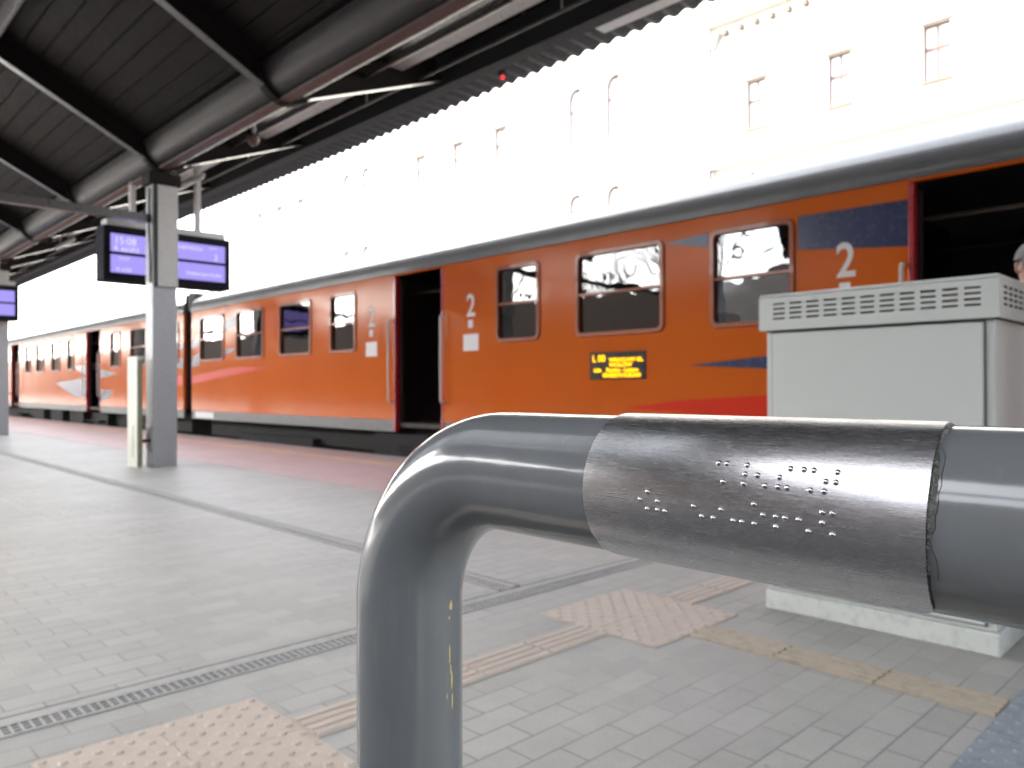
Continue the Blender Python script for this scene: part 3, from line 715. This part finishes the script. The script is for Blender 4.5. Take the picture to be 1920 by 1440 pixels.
# ---------------------------------------------------------------- train
TX = 6.40
ZB, ZT = .50, 2.57
def rrect(y0, y1, z0, z1, r, n=5):
    P = []
    for cy, cz, a0 in ((y1 - r, z1 - r, 0), (y0 + r, z1 - r, pi / 2), (y0 + r, z0 + r, pi), (y1 - r, z0 + r, 1.5 * pi)):
        for i in range(n + 1): P.append((cy + r * cos(a0 + pi / 2 * i / n), cz + r * sin(a0 + pi / 2 * i / n)))
    return P
def window(par, y0, y1, z0=1.53, z1=2.39, X=TX, hit=True, far=False):
    o_ = rrect(y0 - .034, y1 + .034, z0 - .034, z1 + .034, .085); i_ = rrect(y0 + .012, y1 - .012, z0 + .012, z1 - .012, .05)
    n = len(o_); s = -1 if not far else 1
    vs = [(X, a, c) for a, c in o_] + [(X + s * .022, a * 1 + (0), c) for a, c in rrect(y0 - .027, y1 + .027, z0 - .027, z1 + .027, .078)] + [(X + s * .022, a, c) for a, c in i_] + [(X - s * .06, a, c) for a, c in i_]
    m = MB(); m.add(vs, [(k * n + i, k * n + (i + 1) % n, (k + 1) * n + (i + 1) % n, (k + 1) * n + i) for k in range(3) for i in range(n)])
    fr = m.build('window', 'frame' if not far else 'int', par)
    shade_auto(fr, 35)
    m = MB(); m.box(X - s * .025, X - s * .022, y0, y1, z0, z1); m.build('pane', 'glass' if not far else 'farglass', fr)
    if not far:
        zm = z0 + (z1 - z0) * .50
        m = MB(); m.box(X - .014, X + .02, y0 + .0125, y1 - .0125, zm - .013, zm + .013); m.build('glazing_bar', 'frame', fr, bevel=.003)
    return fr
def decal(par, name, mat, poly, off=.0025):
    m = MB(); m.prism(poly, 'x', TX - off, TX - off + .002); return m.build(name, mat, par)
seat_mesh = None
def seat(par, x, y, face):
    global seat_mesh
    if seat_mesh is None:
        m = MB(); m.box(-.22, .22, -.21, .24, -.06, .04); m.add([(-.22, .20, .02), (.22, .20, .02), (.22, .30, .02), (-.22, .30, .02), (-.20, .27, .62), (.20, .27, .62), (.20, .35, .62), (-.20, .35, .62)], [(0, 1, 5, 4), (1, 2, 6, 5), (2, 3, 7, 6), (3, 0, 4, 7), (4, 5, 6, 7), (3, 2, 1, 0)])
        m.box(-.19, -.13, -.1, .2, -.40, -.062); m.box(.13, .19, -.1, .2, -.40, -.062)
        o = m.build('seat', 'seat', par, bevel=.025); seat_mesh = o.data
        h = MB(); h.box(-.17, .17, .24, .36, .63, .82); o2 = h.build('headrest', 'seat2', o, bevel=.02); seat.hm = o2.data
        o.matrix_parent_inverse = Matrix(); o2.matrix_parent_inverse = Matrix()
    else:
        o = bpy.data.objects.new('seat', seat_mesh); COL.objects.link(o); o.parent = par
        o2 = bpy.data.objects.new('headrest', seat.hm); COL.objects.link(o2); o2.parent = o
    pl = par.location
    o.location = (x - pl.x, y - pl.y, .90 - pl.z); o.rotation_euler = (0, 0, 0 if face > 0 else pi)
def carriage(ya, yb, doors, wins, label, detail=True):
    t = thing('train_carriage', label, 'train carriage', (TX + 1.4, (ya + yb) / 2, .3), 'coupled carriages of the orange train')
    holes = [(a, c, .0, 2.545) for a, c in doors] + [(a, c, 1.53, 2.39) for a, c in wins]
    wall(TX, TX + .06, ya, yb, ZB, ZT, holes).build('side_panel', 'orange', t)
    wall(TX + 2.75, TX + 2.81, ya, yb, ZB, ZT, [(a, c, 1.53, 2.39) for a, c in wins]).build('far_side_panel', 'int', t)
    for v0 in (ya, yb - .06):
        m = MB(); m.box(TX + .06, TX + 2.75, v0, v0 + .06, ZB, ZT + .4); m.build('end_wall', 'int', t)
    # grey skirt split by the doors
    edges = [ya] + [v for d_ in sorted(doors) for v in d_] + [yb]
    m = MB()
    for i in range(0, len(edges), 2): m.box(TX + .006, TX + .05, edges[i], edges[i + 1], .33, ZB - .002)
    m.build('skirt', 'skirt', t)
    # roof: arched section
    prof = [(TX - .012, 2.571), (TX - .016, 2.66), (TX + .0, 2.74), (TX + .06, 2.83), (TX + .18, 2.91), (TX + .38, 2.98), (TX + .75, 3.06), (TX + 1.4, 3.12)]
    prof = prof + [(2 * (TX + 1.4) - x, z) for x, z in reversed(prof[:-1])]
    inner = [(TX + 2.75, 2.55), (TX + 2.6, 2.75), (TX + 1.4, 2.95), (TX + .2, 2.75), (TX + .06, 2.55)]
    m = MB(); m.prism(prof + inner, 'y', ya, yb); o = m.build('roof', 'roof', t); shade_auto(o, 38)
    m = MB(); m.box(TX - .028, TX - .013, ya + .01, yb - .01, 2.565, 2.585); m.build('rain_gutter', 'roof', t)
    m = MB()
    yy = ya + 1.2
    while yy < yb - 1:
        m = MB(); m.box(TX + 1.15, TX + 1.65, yy, yy + .7, 3.08, 3.26); yy += 3.3; m.build('roof_vent', 'roof', t, bevel=.03)
    # floor, under-frame, steps
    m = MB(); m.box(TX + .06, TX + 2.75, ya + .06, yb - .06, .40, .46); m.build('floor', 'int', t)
    m = MB(); m.box(TX + .30, TX + 2.5, ya + .3, yb - .3, .0, .395)
    for q in (ya + 3.3, yb - 3.3):
        m.box(TX + .16, TX + 2.6, q - 1.4, q + 1.4, -.55, .1)
        for s in (-1, 1): 
            for xx in (TX + .62, TX + 2.05): m.tube([(xx, q + s * .95, -.48), (xx + .13, q + s * .95, -.48)], .42, 28)
    yy = ya + 5.5
    while yy < yb - 6: m.box(TX + .12, TX + .9, yy, yy + 1.3, -.35, .30); yy += 2.2
    m.build('underframe', 'under', t)
    for (a, c) in doors:
        st = MB(); st.box(TX - .03, TX + .5, a + .02, c - .02, .075, .10); st.box(TX + .25, TX + .6, a + .02, c - .02, .26, .285); st.build('door_step', 'under', t)
        fr = MB(); fr.box(TX - .008, TX + .075, a - .015, a + .028, .33, 2.54); fr.build('door_jamb', 'red', t, bevel=.006)
        fr = MB(); fr.box(TX - .008, TX + .075, c - .028, c + .015, .33, 2.54); fr.build('door_jamb', 'red', t, bevel=.006)
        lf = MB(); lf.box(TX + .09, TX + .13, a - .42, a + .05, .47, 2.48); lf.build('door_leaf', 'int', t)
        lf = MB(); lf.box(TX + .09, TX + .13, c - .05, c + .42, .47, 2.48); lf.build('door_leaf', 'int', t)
        for q, sg in ((a, -1), (c, 1)):
            y_ = q + sg * .045
            hh = MB(); hh.tube([(TX - .001, y_, 1.90), (TX - .06, y_, 1.90), (TX - .075, y_, 1.88), (TX - .075, y_, .78), (TX - .06, y_, .76), (TX - .001, y_, .76)], .016, 8); hh.build('grab_rail', 'handrail', t, smooth=True)
        for (u0, u1, v0, v1) in ((.7, 2.7, a - .55, a - .50), (.5, 2.7, c + .50, c + .55)):
            ib = MB(); ib.box(TX + u0, TX + u1, v0, v1, .47, 2.6); ib.build('partition', 'int', t)
    m = MB(); m.tube([(TX + .6, ya + .2, 2.35), (TX + .5, yb - .2, 2.35)], .02, 8); m.tube([(TX + 2.3, ya + .2, 2.35), (TX + 2.3, yb - .2, 2.35)], .02, 8)
    m.build('luggage_rail', 'intwall', t)
    for a, c in wins:
        window(t, a, c); window(t, a, c, X=TX + 2.81, far=True)
    if detail:
        for a, c in wins:
            mid = (a + c) / 2
            for xx in (TX + .36, TX + .82, TX + 1.95, TX + 2.42):
                seat(t, xx, mid + .42, 1); seat(t, xx, mid - .42, -1)
    return t
# numbers and posters beside a door
def class_mark(t, y, num=True, poster=True):
    X = (0, -1, 0); Z = (0, 0, 1)
    text('class_number', '2', 'whitepaint', (TX - .003, y + .075, 1.86), X, Z, .40, .001, t, .85, bold=.006)
    m = MB(); m.box(TX - .0035, TX - .001, y - .045, y + .045, 1.71, 1.81); m.box(TX - .0055, TX - .0036, y - .012, y + .02, 1.735, 1.78); m.build('small_pictogram', 'whitepaint', t)
    if poster:
        m = MB(); m.box(TX - .0035, TX - .001, y - .15, y + .14, 1.42, 1.63); m.build('notice_sticker', 'whitepaint', t)
carA = carriage(-3.7, 16.28, [(7.93, 9.02), (.95, 2.15), (-3.1, -2.0)], [(10.03, 10.72), (11.36, 12.40), (13.04, 14.11), (14.71, 15.81), (6.18, 6.86), (4.47, 5.57), (3.12, 3.89), (-.6, .1), (-1.6, -.9)],
                'near orange carriage with open doors, amber destination board and large 2 numbers')
class_mark(carA, 9.60); class_mark(carA, 7.37); class_mark(carA, 2.66, poster=False)
decal(carA, 'blue_flash', 'blue', [(3.06, 2.42), (2.135, 2.41), (2.135, 2.04), (3.06, 2.13)])
decal(carA, 'blue_flash', 'blue', [(4.44, 2.37), (3.94, 2.415), (3.94, 2.27)])
decal(carA, 'blue_flash', 'blue', [(4.17, 1.16), (3.7, 1.20), (3.0, 1.25), (2.14, 1.32), (2.14, 1.02), (3.4, 1.115)])
decal(carA, 'red_flash', 'redflash', [(4.95, .735), (4.3, .82), (3.4, .875), (2.14, .92), (2.14, .52), (3.4, .67), (4.2, .70)])
decal(carA, 'blue_flash', 'blue', [(14.66, 2.27), (14.16, 2.34), (14.16, 2.16), (14.66, 2.06)])
decal(carA, 'blue_flash', 'blue', [(14.66, 1.70), (14.16, 1.74), (14.30, 1.66), (14.66, 1.60)])
decal(carA, 'blue_flash', 'blue', [(16.27, 1.93), (15.86, 2.08), (15.86, 1.86), (16.27, 1.78)])
decal(carA, 'blue_flash', 'blue', [(16.27, 1.60), (15.86, 1.70), (15.86, 1.44), (16.27, 1.40)])
decal(carA, 'red_flash', 'redflash', [(16.27, 1.22), (14.2, 1.36), (12.8, 1.33), (14.2, 1.22), (16.27, 1.05)])
m = MB(); m.box(TX + .0, TX + .005, 15.2, 16.1, .36, .48); m.build('data_plate', 'whitepaint', carA)
# amber destination board
lb = MB(); lb.box(TX - .012, TX - .0005, 4.665, 5.40, 1.035, 1.325); led = lb.build('destination_board', 'dark', carA, bevel=.003)
X = (0, -1, 0); Z = (0, 0, 1)
for s_, y_, z_, sz, sx_ in (('L 00', 5.36, 1.225, .10, 1.0), ('WROCLAW GL.', 5.13, 1.222, .052, 1.2), ('WOLOW', 5.13, 1.168, .056, 1.25), ('Lubin', 5.34, 1.115, .058, .8), ('Rawicz - Leszno', 5.17, 1.115, .058, 1.1), ('GRABISZYN KOSCIAN', 5.22, 1.06, .058, .86)):
    text('led_text', s_, 'led', (TX - .0135, y_, z_), X, Z, sz, .0008, led, sx_, bold=.0032)
carB = carriage(16.72, 36.7, [(22.45, 23.72), (31.65, 32.9)], [(17.0, 17.9), (18.95, 20.03), (20.85, 21.55), (24.95, 25.5), (26.4, 27.3), (28.3, 29.2), (30.0, 30.65), (33.9, 34.6), (35.3, 36.2)],
                'middle orange carriage with blue waves beside its door, behind the pillar', True)
decal(carB, 'blue_flash', 'blue', [(26.9, 1.16), (25.4, 1.20), (23.76, 1.28), (23.76, .70), (24.8, .74), (25.9, .95)])
decal(carB, 'blue_flash', 'blue', [(25.2, 1.62), (23.76, 1.62), (23.76, 1.34)])
decal(carB, 'blue_flash', 'blue', [(22.40, 1.48), (21.0, 1.34), (22.40, 1.24)])
decal(carB, 'blue_flash', 'blue', [(22.40, .94), (21.35, .92), (21.8, .70), (22.40, .60)])
decal(carB, 'blue_flash', 'blue', [(18.7, 1.86), (16.74, 1.95), (16.74, 1.80)])
decal(carB, 'blue_flash', 'blue', [(18.4, 1.50), (16.74, 1.62), (16.74, 1.38)])
decal(carB, 'red_flash', 'redflash', [(18.6, 1.1), (16.74, 1.25), (16.74, 1.02)])
carC = carriage(37.1, 57, [(42.5, 43.8)], [(38.2, 39.1), (40.2, 41.2), (45, 46), (47.2, 48.2)], 'farthest orange carriage at the left edge of the photo', False)
for y0_, par in ((16.28, carA), (36.7, carB)):
    m = MB(); m.box(TX + .25, TX + 2.55, y0_ - .0, y0_ + .44, .45, 2.75); m.build('gangway_bellows', 'dark', par)
    m = MB(); m.box(TX + .02, TX + 2.7, y0_ + .16, y0_ + .24, 2.6, 3.0); m.build('gangway_hood', 'skirt', par, bevel=.03)

# ---------------------------------------------------------------- station building beyond the tracks
BX = 26.0
bd = thing('station_building', 'overexposed pale station building with brown windows beyond the train', 'building', (BX, 25, -.95))
wr_right = [(c_ - .39, c_ + .39, 10.45, 12.22) for c_ in (-6.9, -3.9, -.9, 1.95, 4.95, 7.95, 10.95, 13.99)]
wr_low = [(c_ - .39, c_ + .39, 6.0, 7.9) for c_ in (-6.9, -3.9, -.9, 1.95, 4.95, 7.95, 10.95, 13.99)]
arch_c = [20.35, 22.5, 39.2, 41.3]; rect_c = [27.4, 30.6, 33.8, 47, 50, 53]
SPL = 15.85
def bwall(ya, yb, ztop, holes): return wall(BX, BX + .35, ya, yb, -.95, ztop, holes)
hr_ = wr_right + wr_low
bwall(-12, SPL, 14.9, hr_).build('facade_wall', 'bldg', bd)
arch_r = .45
hl = [(c_ - arch_r, c_ + arch_r, 11.3, 14.2) for c_ in arch_c] + [(c_ - arch_r, c_ + arch_r, 7.0, 9.5) for c_ in arch_c] + [(c_ - .42, c_ + .42, 11.7, 13.65) for c_ in rect_c]
m = wall(BX - .25, BX + .35, SPL, 62, -.95, 17.5, hl)
for c_ in arch_c:     # fill the corners above the round heads
    for zt in (14.2, 9.5):
        n = 8
        for s in (-1, 1):
            P = [(c_ + s * arch_r, zt)] + [(c_ + s * arch_r * cos(pi / 2 * i / n), zt - arch_r + arch_r * sin(pi / 2 * i / n)) for i in range(n + 1)]
            m.prism(P, 'x', BX - .249, BX + .349)
m.build('facade_wall', 'bldg', bd)
m = MB(); m.box(BX + .351, BX + 12, -12, SPL, -.9, 14.8); m.box(BX + .351, BX + 12, SPL + .01, 62, -.9, 17.4); m.build('building_core', 'bldg', bd)
m = MB(); m.box(BX - .35, BX + .4, -12, SPL - .01, 14.62, 14.9); m.box(BX - .5, BX + .4, -12, SPL - .01, 14.901, 15.05); m.box(BX - .6, BX + .4, SPL, 62, 17.5, 17.9)
m.box(BX - .33, BX - .001, -12, SPL - .01, 9.2, 9.3); m.build('cornice', 'stone', bd)
m = MB(); yy = -11.5
while yy < 15.3: m.box(BX - .22, BX - .001, yy - .07, yy + .07, 14.18, 14.36); yy += .62
m.build('corbel', 'lintel', bd)
def bwin(y0, y1, z0, z1, X, arched=False):
    m = MB(); t_ = .05
    xf = X + .12
    zc = z1 - (arch_r if arched else 0)
    m.box(xf, xf + .06, y0 + .001, y0 + t_, z0 + .001, zc); m.box(xf, xf + .06, y1 - t_, y1 - .001, z0 + .001, zc); m.box(xf, xf + .06, y0 + t_, y1 - t_, z0 + .001, z0 + .06)
    ym = (y0 + y1) / 2; m.box(xf - .008, xf + .055, ym - .03, ym + .03, z0 + .06, z1 - .05)
    zt = z0 + (z1 - z0) * .58 if not arched else z1 - .98
    m.box(xf - .014, xf + .05, y0 + t_, y1 - t_, zt - .05, zt + .05)
    if arched:
        n = 12
        for i in range(n):
            a, c = pi * i / n, pi * (i + 1) / n
            m.prism([(ym + r * cos(q), zc + r * sin(q)) for r, q in ((arch_r - .002, a), (arch_r - .002, c), (arch_r - .07, c), (arch_r - .07, a))], 'x', xf, xf + .06)
    else: m.box(xf, xf + .06, y0 + t_, y1 - t_, z1 - .06, z1 - .001)
    f_ = m.build('window', 'brownwin', bd)
    m = MB(); m.box(X + .16, X + .165, y0 + .01, y1 - .01, z0 + .01, z1 - .01); m.build('pane', 'bglass', f_)
    m = MB()
    if not arched: m.box(X - .06, X - .001, y0 - .08, y1 + .08, z1 + .002, z1 + .07); m.build('lintel', 'lintel', f_); m = MB()
    m.box(X - .10, X - .001, y0 - .06, y1 + .06, z0 - .09, z0 - .01); m.build('sill', 'stone' if arched else 'lintel', f_)
for q in hr_: bwin(*q, BX)
for c_ in arch_c:
    bwin(c_ - arch_r, c_ + arch_r, 11.3, 14.2, BX - .25, True); bwin(c_ - arch_r, c_ + arch_r, 7.0, 9.5, BX - .25, True)
for c_ in rect_c: bwin(c_ - .42, c_ + .42, 11.7, 13.65, BX - .25)
m = MB(); m.tube([(BX - .08, SPL - .12, -.9), (BX - .08, SPL - .12, 13.9)], .06, 8); m.add([(BX - .3, SPL - .5, 14.3), (BX - .3, SPL - .02, 14.3), (BX - .02, SPL - .02, 14.3), (BX - .02, SPL - .5, 14.3), (BX - .16, SPL - .2, 13.8), (BX - .16, SPL - .04, 13.8), (BX - .02, SPL - .04, 13.8), (BX - .02, SPL - .2, 13.8)], [(0, 1, 2, 3), (4, 5, 6, 7), (0, 1, 5, 4), (1, 2, 6, 5), (2, 3, 7, 6), (3, 0, 4, 7)]); m.build('downpipe', 'steel', bd)

# ---------------------------------------------------------------- bare trees across the platform, mirrored in the carriage windows
def tree(x, y, h, seed, label):
    rn = random.Random(seed); t = thing('bare_tree', label, 'tree', (x, y, -.95), 'bare trees mirrored in the train windows')
    tr = MB(); cr_ = MB()
    def grow(m, p, d_, L, r, lev):
        q = [p]; dd = d_.copy()
        for i in range(3):
            dd = (dd + Vector((rn.uniform(-.18, .18), rn.uniform(-.18, .18), rn.uniform(-.02, .14)))).normalized(); q.append(q[-1] + dd * L / 3)
        m.tube(q, r, 6 if lev < 2 else 4, rad=[r, r * .85, r * .72, r * .6])
        if lev >= 5: return
        for k in range(3 if lev < 4 else 2):
            ax = Vector((rn.uniform(-1, 1), rn.uniform(-1, 1), rn.uniform(-.2, .6))).normalized()
            grow(cr_, q[rn.choice((2, 3, 3))], (dd + ax * rn.uniform(.5, .95)).normalized(), L * rn.uniform(.62, .8), r * .58, lev + 1)
    grow(tr, Vector((x, y, -.95)), Vector((0, 0, 1)), h * .33, h * .022, 0)
    tr.build('trunk', 'bark', t); cr_.build('crown', 'bark', t)
tree(-15, 21.5, 11, 1, 'bare tree mirrored in the large carriage window above the destination board')
tree(-17, 27, 12, 2, 'bare tree mirrored in the narrow carriage window right of the open middle door')
tree(-14.5, 15, 11, 5, 'bare tree mirrored in the carriage window left of the blue flash')

# ---------------------------------------------------------------- person by the nearest door (only the head shows beside the cabinet)
def skin(name, verts, edges, mat, parent, sub=2):
    me = bpy.data.meshes.new(name); me.from_pydata([v[:3] for v in verts], edges, []); o = bpy.data.objects.new(name, me); COL.objects.link(o)
    md = o.modifiers.new('skin', 'SKIN'); md.use_smooth_shade = True
    for i, v in enumerate(verts):
        r = v[3]; me.skin_vertices[0].data[i].radius = (r, r) if not isinstance(r, tuple) else r
    me.skin_vertices[0].data[0].use_root = True
    s2 = o.modifiers.new('sub', 'SUBSURF'); s2.levels = sub; s2.render_levels = sub
    bpy.context.view_layer.update()
    m2 = bpy.data.meshes.new_from_object(o.evaluated_get(bpy.context.evaluated_depsgraph_get())); bpy.data.objects.remove(o)
    m2.materials.clear(); m2.materials.append(MT[mat]); o2 = bpy.data.objects.new(name, m2); COL.objects.link(o2)
    if parent is not None: o2.parent = parent
    return o2
MT['skin'] = paint('skin', (.46, .27, .20), .5, .06); MT['hair'] = paint('short_grey_hair', (.20, .19, .185), .75, .25, bump=1, bscale=120)
MT['coat'] = paint('dark_coat', (.025, .027, .035), .8, .2, bump=.3, bscale=20); MT['trous'] = paint('dark_trousers', (.02, .02, .024), .8, .2); MT['shoe'] = paint('black_shoe', (.012, .012, .012), .4, .1)
pr = thing('person', 'grey haired person in a dark coat standing by the open train door', 'person', (5.02, 1.05, .004))
pr.rotation_euler = (0, 0, radians(-55))
V = [(0, 0, .93, (.15, .11)), (0, 0, 1.10, (.15, .10)), (0, 0, 1.28, (.17, .11)), (0, 0, 1.40, (.13, .09)), (0, 0, 1.48, .055), (0, .015, 1.55, .068), (0, .02, 1.62, (.078, .09)), (0, .015, 1.665, (.06, .07)),
     (-.09, 0, .88, .095), (-.10, .01, .50, .06), (-.10, -.01, .12, .045), (-.10, 0, .05, .045), (-.11, .14, .035, .038),
     (.09, 0, .88, .095), (.10, .01, .50, .06), (.10, -.01, .12, .045), (.10, 0, .05, .045), (.11, .14, .035, .038),
     (-.19, 0, 1.38, .06), (-.25, -.01, 1.12, .046), (-.26, .05, .88, .034), (-.265, .065, .83, (.036, .02)), (-.265, .075, .79, (.036, .018)),
     (.19, 0, 1.38, .06), (.25, -.01, 1.12, .046), (.26, .05, .88, .034), (.265, .065, .83, (.036, .02)), (.265, .075, .79, (.036, .018))]
Ed = [(0, 1), (1, 2), (2, 3), (3, 4), (4, 5), (5, 6), (6, 7), (0, 8), (8, 9), (9, 10), (10, 11), (11, 12), (0, 13), (13, 14), (14, 15), (15, 16), (16, 17), (3, 18), (18, 19), (19, 20), (20, 21), (21, 22), (3, 23), (23, 24), (24, 25), (25, 26), (26, 27)]
fing = []
for s, base in ((-1, 22), (1, 27)):
    bx = s * .265
    for k, (off, L) in enumerate(((-.026, .062), (-.009, .07), (.009, .066), (.025, .052))):
        i0 = len(V); V += [(bx, .075 + off, .775, .009), (bx - s * .006, .078 + off, .775 - L * .5, .0085), (bx - s * .018, .082 + off, .775 - L, .007)]
        Ed += [(base, i0), (i0, i0 + 1), (i0 + 1, i0 + 2)]
    i0 = len(V); V += [(bx - s * .02, .105, .80, .011), (bx - s * .028, .122, .765, .009)]; Ed += [(base - 1, i0), (i0, i0 + 1)]
body = skin('body', V, Ed, 'skin', pr)
# head refinement: nose, ears, brow sit in one small mesh fused to the face; hair cap and clothes are children
m = MB(); m.add([(-.016, .098, 1.575), (.016, .098, 1.575), (0, .128, 1.578), (0, .10, 1.622)], [(0, 1, 2), (1, 3, 2), (0, 2, 3), (0, 3, 1)]); o = m.build('nose', 'skin', None, smooth=True); o.parent = pr
m = MB()
for s in (-1, 1):
    m = MB(); m.tube([(s * .074, .01, 1.575), (s * .088, 0, 1.59), (s * .09, -.005, 1.615), (s * .078, .005, 1.628)], .009, 8)
    o = m.build('ear', 'skin', None, smooth=True); o.parent = pr
m = MB()
for s in (-1, 1):
    m = MB(); m.tube([(s * .03, .080, 1.615), (s * .03, .0935, 1.615)], .006, 10)
    o = m.build('eye', 'dark', None); o.parent = pr
m = MB(); m.box(-.024, .024, .09, .103, 1.545, 1.551); o = m.build('mouth', 'redflash', None); o.parent = pr
bm = bmesh.new(); bmesh.ops.create_uvsphere(bm, u_segments=24, v_segments=16, radius=1)
for v in list(bm.verts):
    if v.co.z < -.15 and v.co.y > -.35: bm.verts.remove(v)
for v in bm.verts:
    v.co = Vector((v.co.x * .088, v.co.y * .103 + .008, v.co.z * .10 + 1.645))
    if v.co.y > .06 and v.co.z < 1.66: v.co.y = .06
me = bpy.data.meshes.new('hair'); bm.to_mesh(me); bm.free(); me.materials.append(MT['hair']); me.polygons.foreach_set('use_smooth', [True] * len(me.polygons))
o = bpy.data.objects.new('hair', me); COL.objects.link(o); o.parent = pr
Vc = [(0, 0, .80, (.19, .14)), (0, 0, 1.0, (.175, .125)), (0, 0, 1.25, (.185, .125)), (0, 0, 1.40, (.145, .10)), (0, 0, 1.46, (.075, .07)), (-.20, 0, 1.38, .075), (-.255, -.01, 1.12, .06), (-.262, .05, .90, .048), (.20, 0, 1.38, .075), (.255, -.01, 1.12, .06), (.262, .05, .90, .048)]
skin('coat', Vc, [(0, 1), (1, 2), (2, 3), (3, 4), (3, 5), (5, 6), (6, 7), (3, 8), (8, 9), (9, 10)], 'coat', pr)
Vt = [(0, 0, .92, (.16, .115)), (-.09, 0, .85, .108), (-.10, .01, .50, .075), (-.10, -.01, .12, .06), (-.10, 0, .08, .06), (.09, 0, .85, .108), (.10, .01, .50, .075), (.10, -.01, .12, .06), (.10, 0, .08, .06)]
skin('trousers', Vt, [(0, 1), (1, 2), (2, 3), (3, 4), (0, 5), (5, 6), (6, 7), (7, 8)], 'trous', pr)
for s in (-1, 1):
    skin('shoe', [(s * .10, -.04, .045, (.05, .045)), (s * .10, .04, .045, (.05, .045)), (s * .112, .15, .035, (.045, .033)), (s * .114, .20, .03, (.03, .025))], [(0, 1), (1, 2), (2, 3)], 'shoe', pr)

ph = pr.copy(); COL.objects.link(ph); ph['label'] = 'photographer in a dark coat standing on the stairs behind the camera'; ph['category'] = 'person'
ph.location = (-.40, -.44, -.478); ph.rotation_euler = (0, 0, radians(-44))
for ch in list(pr.children):
    c = ch.copy(); COL.objects.link(c); c.parent = ph
